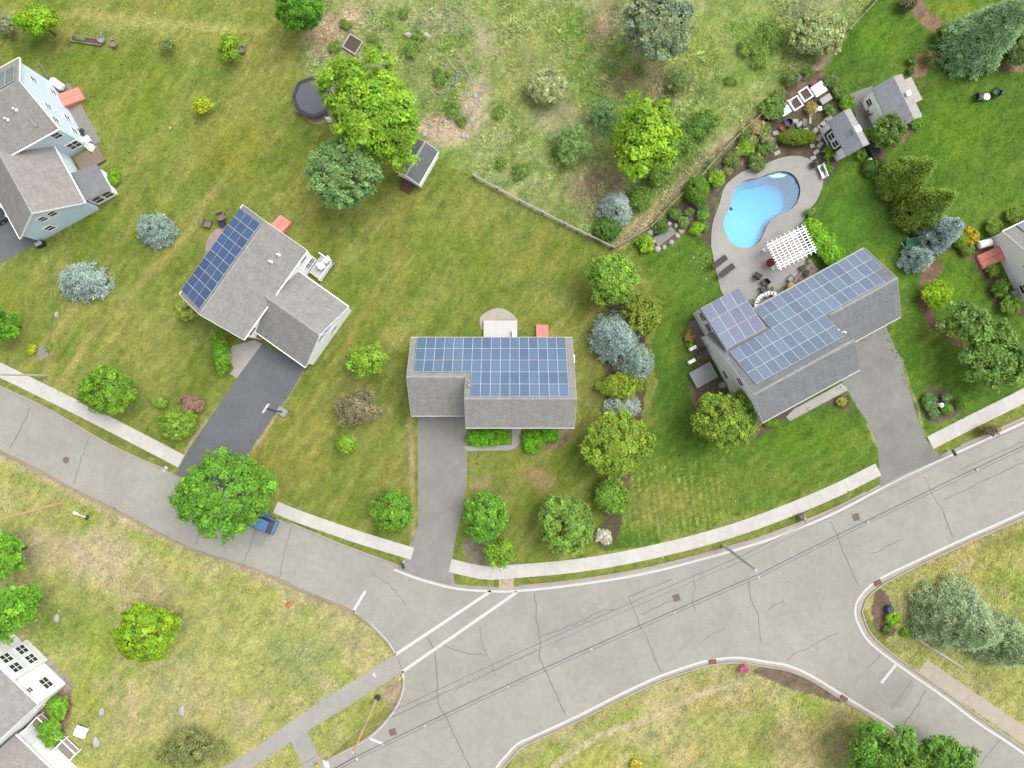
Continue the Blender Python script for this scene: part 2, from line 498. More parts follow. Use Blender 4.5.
BLOBS = [  # centre, radii, colour, strength
    (100, 555, 48, 28, (196, 180, 135), .85), (40, 545, 40, 26, (188, 172, 125), .55), (150, 590, 40, 26, (180, 168, 112), .5), (60, 620, 34, 34, (128, 148, 58), .7),
    (180, 700, 60, 46, (182, 172, 112), .5), (300, 660, 50, 36, (140, 154, 84), .6), (350, 630, 34, 26, (180, 172, 112), .6), (220, 600, 44, 30, (158, 162, 82), .6),
    (120, 735, 46, 26, (180, 172, 108), .5), (392, 690, 12, 26, (176, 150, 120), .8), (30, 500, 60, 20, (176, 170, 104), .5),
    (330, 30, 26, 20, (205, 172, 135), .9), (352, 18, 24, 18, (196, 168, 130), .8), (322, 55, 14, 14, (190, 170, 125), .7), (450, 127, 40, 19, (204, 180, 138), 1.1), (476, 104, 15, 32, (198, 180, 136), 1.0),
    (432, 80, 44, 34, (150, 158, 92), .5), (440, 20, 40, 20, (170, 165, 120), .6), (482, 40, 14, 20, (170, 160, 125), .7), (600, 190, 46, 36, (158, 142, 104), .8), (640, 82, 46, 26, (152, 138, 96), .75),
    (606, 20, 22, 30, (170, 150, 112), .7), (556, 120, 30, 26, (176, 164, 118), .6), (520, 60, 60, 50, (170, 164, 98), .4), (735, 60, 40, 36, (132, 156, 70), .6), (690, 45, 40, 30, (150, 160, 74), .5),
    (540, 200, 44, 22, (140, 152, 84), .5), (750, 25, 26, 20, (120, 156, 62), .6), (800, 8, 20, 12, (165, 150, 112), .5),
    (240, 470, 46, 44, (160, 150, 72), .6), (300, 440, 36, 50, (158, 150, 68), .5), (392, 480, 20, 26, (150, 142, 66), .5), (450, 260, 70, 40, (116, 134, 42), .5), (530, 260, 40, 36, (132, 140, 58), .4),
    (320, 260, 24, 40, (104, 124, 34), .55), (210, 370, 40, 30, (98, 116, 40), .5), (120, 330, 40, 30, (158, 150, 70), .4), (60, 120, 60, 50, (112, 138, 34), .45), (150, 110, 40, 44, (122, 144, 36), .4),
    (230, 150, 50, 36, (154, 148, 56), .4), (120, 20, 60, 10, (172, 170, 84), .6), (200, 30, 60, 14, (166, 166, 76), .55), (20, 300, 30, 40, (126, 138, 46), .5), (90, 230, 22, 40, (98, 128, 30), .5),
    (400, 250, 12, 60, (150, 140, 66), .35), (590, 400, 10, 60, (132, 122, 66), .45), (590, 320, 14, 50, (124, 118, 62), .4), (430, 430, 12, 40, (122, 124, 54), .5),
    (540, 480, 24, 14, (166, 136, 94), .5), (482, 483, 16, 10, (172, 146, 104), .5), (500, 505, 44, 30, (124, 132, 58), .4),
    (655, 505, 40, 28, (140, 140, 66), .6), (700, 500, 50, 20, (128, 138, 54), .45), (690, 440, 40, 30, (74, 108, 28), .5), (800, 440, 50, 20, (92, 132, 26), .5), (760, 480, 60, 16, (122, 132, 52), .45),
    (700, 270, 24, 30, (82, 124, 34), .5), (845, 220, 26, 40, (92, 140, 38), .5), (960, 130, 60, 40, (112, 146, 36), .5), (880, 40, 30, 24, (100, 142, 36), .5), (975, 8, 50, 10, (150, 164, 52), .6),
    (950, 300, 40, 40, (108, 148, 34), .5), (930, 220, 30, 18, (128, 142, 48), .3), (900, 250, 20, 30, (70, 112, 24), .5), (910, 360, 20, 30, (74, 122, 30), .5),
    (960, 560, 60, 24, (164, 156, 78), .5), (1010, 540, 40, 14, (128, 134, 54), .6), (975, 690, 40, 20, (168, 160, 92), .5), (965, 565, 14, 8, (192, 178, 128), .6), (880, 650, 20, 12, (140, 140, 60), .5),
    (610, 760, 60, 26, (166, 168, 74), .5), (720, 700, 60, 20, (172, 160, 92), .6), (800, 740, 50, 24, (152, 140, 84), .6), (840, 720, 30, 14, (176, 160, 98), .5), (700, 745, 40, 20, (178, 170, 88), .4),
]
TRACKS = [  # line, half width, colour, strength
    ([(620, 242), (650, 214), (700, 165), (745, 128), (790, 95), (830, 50)], 8, (182, 164, 116), .75),
    ([(548, 768), (600, 735), (640, 722), (700, 694), (740, 682)], 4, (198, 184, 136), .75),
    ([(50, 400), (95, 330), (130, 295), (175, 250), (215, 190)], 5, (176, 162, 88), .6), ([(20, 370), (60, 330), (110, 300)], 5, (166, 158, 76), .5),
    ([(255, 490), (300, 420), (380, 290)], 4, (168, 158, 76), .45), ([(280, 495), (330, 430), (400, 310)], 4, (164, 154, 72), .4), ([(60, 430), (100, 410)], 3, (150, 140, 70), .4),
    ([(300, 250), (330, 215), (400, 140)], 4, (150, 146, 64), .35), ([(75, 305), (50, 340), (48, 380)], 5, (170, 158, 90), .4),
    ([(0, 12), (90, 16), (260, 30)], 5, (176, 172, 92), .6), ([(0, 57), (120, 62), (230, 75)], 7, (104, 132, 34), .45), ([(410, 420), (415, 560)], 3, (190, 164, 120), .55),
    ([(205, 420), (186, 455), (180, 466)], 2.0, (196, 178, 134), .7), ([(302, 372), (284, 404), (256, 446)], 1.6, (190, 172, 124), .7), ([(0, 392), (60, 418), (170, 470)], 3, (150, 148, 76), .5),
    ([(0, 455), (120, 517), (256, 574), (350, 615)], 5, (186, 168, 126), .6), ([(868, 424), (880, 450), (882, 466)], 1.6, (190, 176, 124), .7), ([(902, 360), (912, 396), (926, 436)], 1.6, (190, 176, 124), .6),
    ([(520, 760), (575, 728), (660, 690), (740, 668)], 4, (176, 160, 106), .5), ([(1024, 523), (960, 552), (895, 580)], 4, (176, 160, 104), .5), ([(900, 672), (960, 712), (1024, 757)], 5, (170, 146, 110), .8),
    ([(480, 180), (540, 210), (608, 246)], 3, (170, 160, 104), .5),
    ([(495, 35), (470, 20), (440, 10)], 5, (150, 146, 104), .3), ([(486, 70), (470, 110)], 5, (172, 160, 126), .5),
]


def ground_tint(x, y):
    wob = (fbm(x, y, 2.2, 11, 3) - 0.5) * 1.8
    wob2 = (fbm(x, y, 2.2, 51, 3) - 0.5) * 1.8
    xs, ys = x + wob, y + wob2
    n1 = fbm(x, y, 9.0, 1, 5); n2 = fbm(x, y, 3.0, 21, 4); n3 = fbm(x, y, 1.1, 33, 3)
    # streaks left by mowing in the dry lawns, running along the lots
    ca, sa = math.cos(math.radians(54)), math.sin(math.radians(54))
    u, w = x * ca + y * sa, -x * sa + y * ca
    st = .6 * fbm(u, w * 9.0, 12.0, 41, 4) + .4 * n2
    lc = lambda c: np.array([lin(c[0]) / 2, lin(c[1]) / 2, lin(c[2]) / 2])
    mixc = lambda A, B, f: A + (B - A) * f[:, None]
    S = lambda v, a, b: np.clip((v - a) / (b - a), 0, 1)
    g1, g2, g3 = lc((136, 146, 62)), lc((110, 130, 44)), lc((164, 158, 84))
    base = mixc(np.tile(g1, (len(x), 1)), g2, S(n1, .42, .62) * .8)
    base = mixc(base, g3, S(st, .46, .72) * .6)
    base = mixc(base, lc((96, 118, 36)), S(1 - st, .52, .75) * .3)
    base = mixc(base, g2, S(n2, .5, .75) * .45)
    # meadow
    m = inside(xs, ys, MEADOW).astype(float)
    md = mixc(np.tile(lc((150, 164, 84)), (len(x), 1)), lc((120, 150, 58)), S(n1, .45, .6) * .8)
    md = mixc(md, lc((184, 176, 124)), S(1 - n2, .5, .72) * .4)
    md = mixc(md, lc((104, 134, 56)), S(n3, .55, .8) * .7)
    base = mixc(base, md, m)
    # verges south of the roads
    for poly in (SOUTH_W, SOUTH_E, EAST_I):
        m = inside(x, y, poly).astype(float)
        sv = mixc(np.tile(lc((172, 172, 92)), (len(x), 1)), lc((144, 162, 66)), S(n1, .46, .62) * .8)
        sv = mixc(sv, lc((190, 176, 122)), S(1 - n2, .5, .74) * .7)
        sv = mixc(sv, lc((130, 148, 66)), S(n3, .52, .8) * .5)
        base = mixc(base, sv, m)
    # watered lawns
    m = inside(xs, ys, LUSH).astype(float)
    a2 = math.radians(28)
    v2 = -x * math.sin(a2) + y * math.cos(a2)
    u2 = x * math.cos(a2) + y * math.sin(a2)
    strp = np.sin(v2 * 2 * PI / 1.25 + 1.5 * (n1 - .5)) * .5 + .5
    ld = mixc(np.tile(lc((94, 126, 40)), (len(x), 1)), lc((110, 140, 50)), strp * .45)
    ld = mixc(ld, lc((128, 142, 50)), S(n2, .5, .75) * .5)
    ld = mixc(ld, lc((78, 112, 36)), S(1 - n1, .46, .62) * .6)
    # dotted bleached rows in the front lawn
    bl = np.exp(-((x - 17.5) / 7) ** 2 - ((y + 12.8) / 3.5) ** 2)
    rows = (np.sin((x * .99 + y * .13) * 2 * PI / 0.72) > .35).astype(float) * S(np.random.RandomState(8).rand(len(x)) * .5 + n3 * .6, .4, .75)
    ld = mixc(ld, lc((192, 182, 96)), np.clip(rows * bl * 1.1, 0, .7))
    base = mixc(base, ld, m)
    px, py = x / SG + 512, 384 - y / SG
    for cx, cy, rx, ry, c, s in BLOBS:
        d = np.hypot((px - cx + wob * 9) / rx, (py - cy + wob2 * 9) / ry)
        f = np.clip(1.25 - d, 0, 1); f = f * f * (3 - 2 * f)
        f = f * (0.55 + 0.9 * n2) * (.6 + .8 * n3)
        base = mixc(base, lc(c), np.clip(f * s, 0, 1))
    for ln, hw, c, s in TRACKS:
        d = seg_dist(px + wob * 4, py + wob2 * 4, ln) / hw
        f = np.clip(1.3 - d, 0, 1) * (0.45 + 1.1 * n2)
        base = mixc(base, lc(c), np.clip(f * s, 0, 1))
    for poly, c in zip(MULCH_W, MULCH_C):
        f = inside(x + wob * .25, y + wob2 * .25, poly).astype(float)
        cc = mixc(np.tile(lc(c), (len(x), 1)), lc((165, 148, 128)), S(n3, .55, .8) * .5)
        cc = mixc(cc, lc((84, 74, 64)), S(n2, .5, .75) * .5)
        base = mixc(base, cc, f * .93)
    n4 = fbm(x, y, .55, 61, 2); n5 = fbm(u * .5, w * 1.6, .8, 65, 2)
    base = base * (1.26 * (1 + .32 * (n4 - .5) + .36 * (n5 - .5)))[:, None]
    bed = np.zeros(len(x), bool)
    for poly in MULCH_W:
        bed |= inside(x + wob * .25, y + wob2 * .25, poly)
    base[:, 2] *= np.where(bed, .98, 1.28)
    base[bed] *= .86
    base[:, 0] *= 1.0 + .22 * (n5 - .5) + .1 * (n1 - .5)
    base = base * (0.88 + 0.24 * np.random.RandomState(3).rand(len(x)))[:, None]
    return base


def tint_layer(me, cols):
    at = me.color_attributes.new('tint', 'FLOAT_COLOR', 'POINT')
    a = np.ones((len(cols), 4), np.float32); a[:, :3] = cols
    at.data.foreach_set('color', a.ravel())


def np_mesh(name, v, f, m, cols=None, smooth=False):
    me = bpy.data.meshes.new(name)
    me.vertices.add(len(v)); me.vertices.foreach_set('co', np.asarray(v, np.float32).ravel())
    k = f.shape[1]
    me.loops.add(len(f) * k); me.loops.foreach_set('vertex_index', f.astype(np.int32).ravel())
    me.polygons.add(len(f)); me.polygons.foreach_set('loop_start', np.arange(0, len(f) * k, k, dtype=np.int32))
    me.update(calc_edges=True)
    if smooth:
        me.polygons.foreach_set('use_smooth', np.ones(len(f), bool))
    me.materials.append(m)
    if cols is not None:
        tint_layer(me, cols)
    me.validate()
    return me


def build_ground():
    X0, X1, Y0, Y1, st = -64.0, 64.0, -50.0, 50.0, 0.2
    xs = np.arange(X0, X1 + 1e-6, st); ys = np.arange(Y0, Y1 + 1e-6, st)
    nx, ny = len(xs), len(ys)
    gx, gy = np.meshgrid(xs, ys)
    x, y = gx.ravel(), gy.ravel()
    col = ground_tint(x, y)
    i = np.arange(nx * ny).reshape(ny, nx)
    q = np.stack([i[:-1, :-1], i[:-1, 1:], i[1:, 1:], i[1:, :-1]], -1).reshape(-1, 4)
    cx, cy = x[q].mean(1), y[q].mean(1)
    cut = inside(cx, cy, POOL) | (seg_dist(cx, cy, POOL + [POOL[0]]) < .3)
    q = q[~cut]
    v = np.stack([x, y, np.zeros_like(x)], 1)
    # the land beyond the mapped lots, out to the horizon
    B = 2000.0
    ev = [(-B, -B, 0), (B, -B, 0), (B, B, 0), (-B, B, 0)]
    n = len(v)
    v = np.vstack([v, np.array(ev)])
    c00, c10, c11, c01 = i[0, 0], i[0, -1], i[-1, -1], i[-1, 0]
    q = np.vstack([q, np.array([[n, n + 1, c10, c00], [n + 1, n + 2, c11, c10], [n + 2, n + 3, c01, c11], [n + 3, n, c00, c01]])])
    col = np.vstack([col, np.tile(np.array(C(146, 154, 78)[:3]), (4, 1))])
    me = np_mesh('ground', v, q, M['ground'], col)
    o = bpy.data.objects.new('ground', me); COL.objects.link(o)
    struct(o)


build_ground()


# =================================================================== PAVED SURFACES
def paved(name, col, blot=(0.9, 1.1), seed_off=0.0, joints=None):
    m = bpy.data.materials.new(name); m.use_nodes = True
    N, L = m.node_tree.nodes, m.node_tree.links
    b = N['Principled BSDF']; b.inputs['Roughness'].default_value = 0.9; b.inputs['Specular IOR Level'].default_value = 0.25
    tc = N.new('ShaderNodeTexCoord')
    mp = N.new('ShaderNodeMapping'); mp.inputs['Location'].default_value = (seed_off, seed_off * 2, 0)
    L.new(tc.outputs['Object'], mp.inputs['Vector'])
    fac = None
    for sc, det, lo, hi, a, bb in ((0.12, 5, blot[0], blot[1], .3, .7), (1.6, 6, .93, 1.07, .3, .7), (14.0, 3, .93, 1.07, .25, .75), (0.5, 8, .97, 1.03, .45, .55)):
        n = N.new('ShaderNodeTexNoise'); n.inputs['Scale'].default_value = sc; n.inputs['Detail'].default_value = det; n.inputs['Roughness'].default_value = .65
        L.new(mp.outputs['Vector'], n.inputs['Vector'])
        r = N.new('ShaderNodeMapRange'); r.inputs['From Min'].default_value = a; r.inputs['From Max'].default_value = bb
        r.inputs['To Min'].default_value = lo; r.inputs['To Max'].default_value = hi
        L.new(n.outputs['Fac'], r.inputs['Value'])
        if fac is None:
            fac = r.outputs['Result']
        else:
            mm = N.new('ShaderNodeMath'); mm.operation = 'MULTIPLY'
            L.new(fac, mm.inputs[0]); L.new(r.outputs['Result'], mm.inputs[1]); fac = mm.outputs[0]
    if joints:
        uv = N.new('ShaderNodeUVMap'); sx = N.new('ShaderNodeSeparateXYZ'); L.new(uv.outputs['UV'], sx.inputs[0])
        d = N.new('ShaderNodeMath'); d.operation = 'DIVIDE'; d.inputs[1].default_value = joints; L.new(sx.outputs['X'], d.inputs[0])
        fr = N.new('ShaderNodeMath'); fr.operation = 'FRACT'; L.new(d.outputs[0], fr.inputs[0])
        gt = N.new('ShaderNodeMath'); gt.operation = 'GREATER_THAN'; gt.inputs[1].default_value = .045; L.new(fr.outputs[0], gt.inputs[0])
        r = N.new('ShaderNodeMapRange'); r.inputs['To Min'].default_value = .92; L.new(gt.outputs[0], r.inputs['Value'])
        fl = N.new('ShaderNodeMath'); fl.operation = 'FLOOR'; L.new(d.outputs[0], fl.inputs[0])
        wn = N.new('ShaderNodeTexWhiteNoise'); wn.noise_dimensions = '1D'; L.new(fl.outputs[0], wn.inputs['W'])
        r2 = N.new('ShaderNodeMapRange'); r2.inputs['To Min'].default_value = .97; r2.inputs['To Max'].default_value = 1.03; L.new(wn.outputs['Value'], r2.inputs['Value'])
        for o in (r.outputs['Result'], r2.outputs['Result']):
            mm = N.new('ShaderNodeMath'); mm.operation = 'MULTIPLY'
            L.new(fac, mm.inputs[0]); L.new(o, mm.inputs[1]); fac = mm.outputs[0]
    sc = N.new('ShaderNodeVectorMath'); sc.operation = 'SCALE'; sc.inputs[0].default_value = col[:3]
    L.new(fac, sc.inputs['Scale']); L.new(sc.outputs['Vector'], b.inputs['Base Color'])
    return m


M['asphalt'] = paved('worn_asphalt', C(184, 182, 172), (.91, 1.08))
M['drive_dark'] = paved('dark_driveway_asphalt', C(128, 130, 134), (.88, 1.1), 3)
M['drive_grey'] = paved('grey_driveway_asphalt', C(166, 164, 157), (.92, 1.07), 7)
M['drive_mottled'] = paved('mottled_driveway_asphalt', C(156, 156, 149), (.8, 1.2), 11)
M['path'] = paved('path_asphalt', C(186, 184, 176), (.92, 1.07), 5)
M['concrete'] = paved('sidewalk_concrete', C(229, 226, 219), (.95, 1.05), 2, joints=1.5)
M['concrete_plain'] = paved('plain_concrete', C(200, 196, 189), (.92, 1.06), 9)
M['patio'] = paved('patio_concrete', C(188, 186, 180), (.86, 1.1), 6)
M['kerb'] = paved('granite_kerb', C(196, 186, 174), (.85, 1.1), 4)
M['kerb_rust'] = paved('worn_kerb', C(186, 166, 148), (.82, 1.12), 8)
M['paint'] = mat('road_paint', C(236, 235, 231), .8, .08, 4)
M['crack'] = mat('crack_sealer', C(146, 144, 138), .8, .2, 3)
M['patch'] = paved('newer_asphalt', C(174, 172, 164), (.9, 1.08), 13)

UP_L = smooth_line(PL([(-400, 205), (-200, 295), (0, 387), (50, 411), (113, 447), (167, 471), (230, 499), (281, 520), (339, 544), (399, 566.5), (422, 576), (456, 584), (489, 586.5), (518, 586.5),
                       (578, 580.5), (645, 569), (712, 552), (768, 535), (838, 507), (901, 473), (968, 443), (1024, 418), (1200, 338), (1400, 250)]), 1.0)
LOW_R = smooth_line(PL([(1400, 345), (1200, 434), (1024, 516), (968, 541), (911, 568), (880, 585), (865, 599), (861, 612), (865, 625), (875, 640), (903, 663), (943, 691), (983, 721), (1024, 750), (1200, 875)]), .8)
LOW_M = smooth_line(PL([(1120, 900), (950, 772), (891, 729), (865, 712), (838, 696), (811, 679), (788, 669.5), (768, 666), (739, 661.5), (712, 663.5), (692, 669), (659, 680.5), (625, 696), (572, 722.5), (532, 741),
                        (518, 749), (505, 764), (470, 795), (300, 890)]), .8)
LOW_L = smooth_line(PL([(50, 905), (200, 829), (326, 761), (369, 737), (393, 712), (403, 689), (402.7, 671), (396, 655), (389, 643.5), (373, 626.5), (353, 611), (306, 591), (256, 569), (187, 546), (123, 513), (67, 485), (0, 450), (-200, 352), (-400, 262)]), .8)
ROAD = UP_L + LOW_R + LOW_M + LOW_L


def sheet(name, poly, z, m, thick=None):
    return struct(MB().prism(poly, None if thick is None else z - thick, z).build(name, m))


sheet('road', ROAD, 0.004, M['asphalt'])


def kerb(pts, off, name='kerb', m=None):
    mb = MB(); ribbon(mb, pts, .18, -.02, .12, off=off)
    struct(mb.build(name, m or M['kerb']))


def part_line(pts, lo, hi):
    """the stretch of a line between two survey x values"""
    return [p for p in pts if lo <= p[0] / SG + 512 <= hi]


for ln, off, rng, mm in ((UP_L, .1, [(-400, 168), (286, 400), (518, 868), (952, 1400)], M['kerb']), (LOW_R, .1, [(850, 1400)], M['kerb']), (LOW_M, .1, [(200, 1200)], M['kerb'])):
    for a, b in rng:
        seg = part_line(ln, a, b)
        if len(seg) > 2:
            kerb(seg, off, m=mm)
i0 = min(range(len(LOW_L)), key=lambda i: (LOW_L[i][0] - P(396, 655)[0]) ** 2 + (LOW_L[i][1] - P(396, 655)[1]) ** 2)
kerb(LOW_L[i0:], .1, m=M['kerb_rust'])
i1 = min(range(len(LOW_L)), key=lambda i: (LOW_L[i][0] - P(403, 675)[0]) ** 2 + (LOW_L[i][1] - P(403, 675)[1]) ** 2)
kerb([p for p in LOW_L[:i1] if p[0] > P(322, 0)[0]], .1, m=M['kerb_rust'])

# pale gutter aprons beside the kerbs
mb = MB()
ribbon(mb, part_line(UP_L, 500, 870), .55, None, .008, off=-.3)
ribbon(mb, part_line(UP_L, 952, 1400), .6, None, .008, off=-.32)
ribbon(mb, LOW_R[20:-4], .5, None, .008, off=-.28)
ribbon(mb, LOW_M[4:-6], .45, None, .008, off=-.25)
struct(mb.build('gutter', paved('gutter_asphalt', C(198, 190, 178), (.9, 1.08), 15)))

# driveways
sheet('driveway', PL([(262, 343), (306, 366), (289, 396), (256, 441), (246, 460), (250, 482), (272, 516), (232, 500), (176, 475), (186.7, 452.7), (206.7, 422.7), (236.7, 379)]), .010, M['drive_dark'])
sheet('driveway', PL([(418, 400), (467, 400), (467, 480), (462, 512), (455, 540), (452, 560), (455, 586), (422, 578), (398, 568.5), (411, 548), (418, 525)]), .010, M['drive_grey'])
sheet('driveway', PL([(836, 372), (848, 350), (868, 322), (884, 322), (890, 336), (901, 359), (906, 380), (911, 396), (918, 420), (924.7, 437.7), (934, 450), (943, 457), (880, 486.5), (878, 446), (868, 422.7), (856, 406), (846, 388)]), .010, M['drive_mottled'])
sheet('driveway', PL([(-60, 200), (0, 195), (24, 232), (38, 243), (16, 255), (-20, 277), (-80, 300)]), .010, M['drive_dark'])

# sidewalks (thin slabs with scored joints)
def walk(name, left, right, z=.035, m=None):
    a, b = PL(left), PL(right)
    mid = [((p[0] + q[0]) / 2, (p[1] + q[1]) / 2) for p, q in zip(a, b)]
    wd = sum(math.dist(p, q) for p, q in zip(a, b)) / len(a)
    mid = smooth_line(mid, .8)
    mb = MB(); ribbon(mb, mid, wd, -.02, z)
    return struct(mb.build(name, m or M['concrete']))


walk('sidewalk', [(-300, 217), (-100, 314), (0, 362.7), (90, 406), (185, 456)], [(-300, 231), (-100, 328), (0, 377), (86, 420), (178, 466.5)])
walk('sidewalk', [(279, 502), (300, 511), (360, 531), (416, 548)], [(272, 512), (296, 521.5), (356, 543), (409, 559.5)])
walk('sidewalk', [(450, 558.5), (470, 563.5), (489, 566.5), (512, 565), (578.7, 558.7), (645, 547), (712, 530), (768, 511.5), (830, 486), (878, 462.7)],
     [(450, 572), (470, 577), (489, 579.5), (512, 578), (578.7, 572), (645, 560), (712, 543.5), (768, 525), (830, 500), (878.5, 476)])
walk('sidewalk', [(926, 437.5), (970, 415), (1024, 388.5), (1200, 300), (1400, 200)], [(934.5, 448), (976, 427), (1024, 403), (1200, 314), (1400, 214)])
walk('sidewalk', [(926, 659), (970, 690), (1024, 727), (1200, 850)], [(918.5, 672), (962, 702), (1024, 744), (1190, 862)], m=paved('old_concrete', C(205, 194, 176), (.92, 1.06), 21, joints=1.5))
sheet('kerb_ramp', PL([(499, 577), (514, 577), (513, 589), (499, 589)]), .02, paved('ramp_concrete', C(214, 196, 172), (.9, 1.05), 19))
sheet('asphalt_path', PL([(396, 654), (402.5, 672), (350, 705), (307.7, 731), (256, 766), (200, 800), (170, 800), (256, 747), (322.7, 698.7)]), .014, M['path'])
sheet('asphalt_path', PL([(291, 742), (307, 731), (316, 750), (326, 768), (340, 800), (316, 800), (304, 768)]), .018, M['path'])
sheet('walkway', PL([(254, 340), (262, 344), (237, 378), (230, 374), (234, 368), (228, 360), (232, 346)]), .022, M['concrete_plain'])
sheet('walkway', PL([(464, 446), (512, 445), (512, 425), (521, 425), (521, 442), (516, 448), (508, 450.5), (466, 451)]), .022, M['concrete_plain'])
sheet('walkway', PL([(786, 417), (794, 409), (842, 383), (848, 390), (790, 421)]), .022, M['concrete_plain'])

# patios
struct(MB().prism(PATIO, -.02, .09, holes=[POOL]).build('pool_patio', M['patio']))
sheet('patio', PL([(849.7, 94), (872, 86), (884, 123), (864, 134), (856, 118)]), .06, M['paver'], .07)
sheet('patio', smooth_line(PL([(206, 245), (212, 233), (226, 226), (240, 240), (222, 268), (208, 258)]), .4, closed=True), .05, paved('pink_pavers', C(196, 176, 170), (.88, 1.1), 23), .06)
sheet('patio', smooth_line(PL([(481, 330), (480, 318), (488, 311), (498, 308), (508, 311), (517, 319), (517.5, 332)]), .4) , .05, paved('tan_pavers', C(200, 192, 180), (.88, 1.1), 25), .06)
sheet('patio', PL([(686, 330), (690, 322), (704, 315), (718, 335), (714, 352), (698, 360)]), .05, paved('brown_pavers', C(150, 136, 124), (.85, 1.1), 27), .06)

# ---- paint, cracks, patches
mb = MB()
def mark(pts, w, sm=True):
    q = PL(pts)
    ribbon(mb, smooth_line(q, .7) if sm else q, w, None, .020)
mark([(394, 569.5), (422, 580), (456, 588.5), (489, 591), (518, 591), (578, 584.5), (645, 573.5), (712, 556.5), (768, 540), (801, 527), (838, 511.5), (901, 478), (968, 447.5), (1024, 422.5), (1200, 342), (1400, 254)], .25)
mark([(1400, 340), (1200, 430), (1024, 512), (968, 537), (911, 563.5), (878, 580), (859.7, 597), (855, 612), (859.7, 627), (871, 643.7), (901, 667), (941, 695), (981, 725), (1024, 753.7), (1200, 878)], .25)
mark([(950, 768), (891, 725), (864.7, 708.7), (838, 692), (811, 675.5), (788, 665.5), (768, 662), (739, 657.7), (712, 660), (692, 665), (659, 676.5), (625, 692), (572, 718.7), (532, 737), (516, 745), (502, 760), (468, 791), (300, 886)], .25)
mark([(352.7, 611), (372.7, 626.5), (389, 643.7), (395.3, 655)], .25)
mark([(402.7, 671), (403, 688.7), (393, 712), (369, 737), (326, 760)], .25)
mark([(395.3, 654.7), (443, 623), (491, 591)], .34, False)
mark([(401.7, 672), (458, 633), (517, 592)], .34, False)
mark([(365.3, 591), (353.3, 611.3)], .32, False)
mark([(895.7, 664.7), (881.3, 683)], .32, False)
mark([(325, 759.5), (328, 770)], .6, False)
mark([(370, 738.7), (383.5, 744)], .3, False)
mark([(167, 467), (163, 471)], .4, False)
mark([(373, 673), (376, 677)], .25, False)
struct(mb.build('road_markings', M['paint']))

mb = MB()
CR = [
    [(535, 592), (536.5, 618), (540, 645), (539, 655), (543.7, 668.7), (556, 693), (565, 715)], [(628.7, 597), (638.7, 622), (648.7, 642), (653, 655), (661, 671)], [(749, 580), (751, 598), (757, 612), (761, 642)],
    [(693.7, 577), (695, 588), (692, 598.7), (695, 612)], [(540, 637), (560, 630), (578.7, 622), (598, 612), (612, 608.7)], [(628.7, 597), (642, 592), (655, 585), (662, 584), (672, 578.7)],
    [(831, 522), (837, 535), (843, 552), (850, 568), (859.7, 587)], [(943, 512), (948, 525), (953, 537)], [(788, 660), (793, 654), (804.7, 650), (820, 641), (838, 633.7)], [(891, 710), (900, 697), (911, 680)],
    [(903, 725), (915, 708), (926, 690)], [(981, 765), (988, 754), (999.7, 740)], [(768, 608.7), (784.7, 601)], [(924.7, 476), (930, 490), (938, 502.7), (943, 512)], [(479, 627), (481, 640), (486, 652), (492, 664), (496, 677)],
    [(437.7, 702), (446, 718), (452.7, 732), (462, 752), (474, 776)], [(442.7, 645), (455, 650), (469, 653.7), (486, 655)], [(427.7, 637), (434, 650), (436.5, 670), (437.7, 702)], [(371, 573.7), (380, 578), (389, 585), (398, 595), (406, 605)],
    [(30, 409), (18, 432), (10, 448)], [(90, 437), (80, 462), (74, 484)], [(260, 512), (252, 540), (244, 562)], [(291, 526), (286, 548), (280, 578)], [(210, 493), (200, 520), (196, 545)], [(702, 641), (712, 634), (724, 629)],
    [(855, 518), (866, 523), (876, 517)], [(900, 640), (885, 650), (868, 668)], [(640, 615), (655, 608), (672, 600)], [(960, 470), (1000, 452), (1024, 441)], [(945, 500), (985, 480), (1024, 462)], [(870, 555), (900, 540)],
    [(390, 718), (420, 705), (450, 690)], [(455, 690), (500, 668), (538, 650)],
]
rr = random.Random(4)
for c in CR:
    q = [(a + rr.uniform(-.1, .1), b + rr.uniform(-.1, .1)) for a, b in smooth_line(PL(c), .45)]
    ribbon(mb, q, rr.choice((.07, .09, .11)), None, .016)
struct(mb.build('road_cracks', M['crack']))
mb = MB()
mb.prism(PL([(880, 672), (893, 668), (915, 684), (902, 708), (884, 704), (872, 694)]), None, .012)
mb.prism(PL([(262, 516), (276, 522), (262, 548), (248, 542)]), None, .012)
struct(mb.build('road_patch', M['patch']))

# =================================================================== PLANTS
def quads_from(cen, nrm, tang, ln, wd):
    """leaf blades: rhombi at cen, facing nrm, long axis tang"""
    nrm /= np.linalg.norm(nrm, axis=1)[:, None] + 1e-9
    t = tang - nrm * np.sum(tang * nrm, 1)[:, None]
    t /= np.linalg.norm(t, axis=1)[:, None] + 1e-9
    s = np.cross(nrm, t)
    ln = ln[:, None]; wd = wd[:, None]
    v = np.stack([cen - t * ln * .5, cen + s * wd * .5 + t * ln * .08, cen + t * ln * .5 - nrm * ln * .08, cen - s * wd * .5 + t * ln * .08], 1)
    return v.reshape(-1, 3)


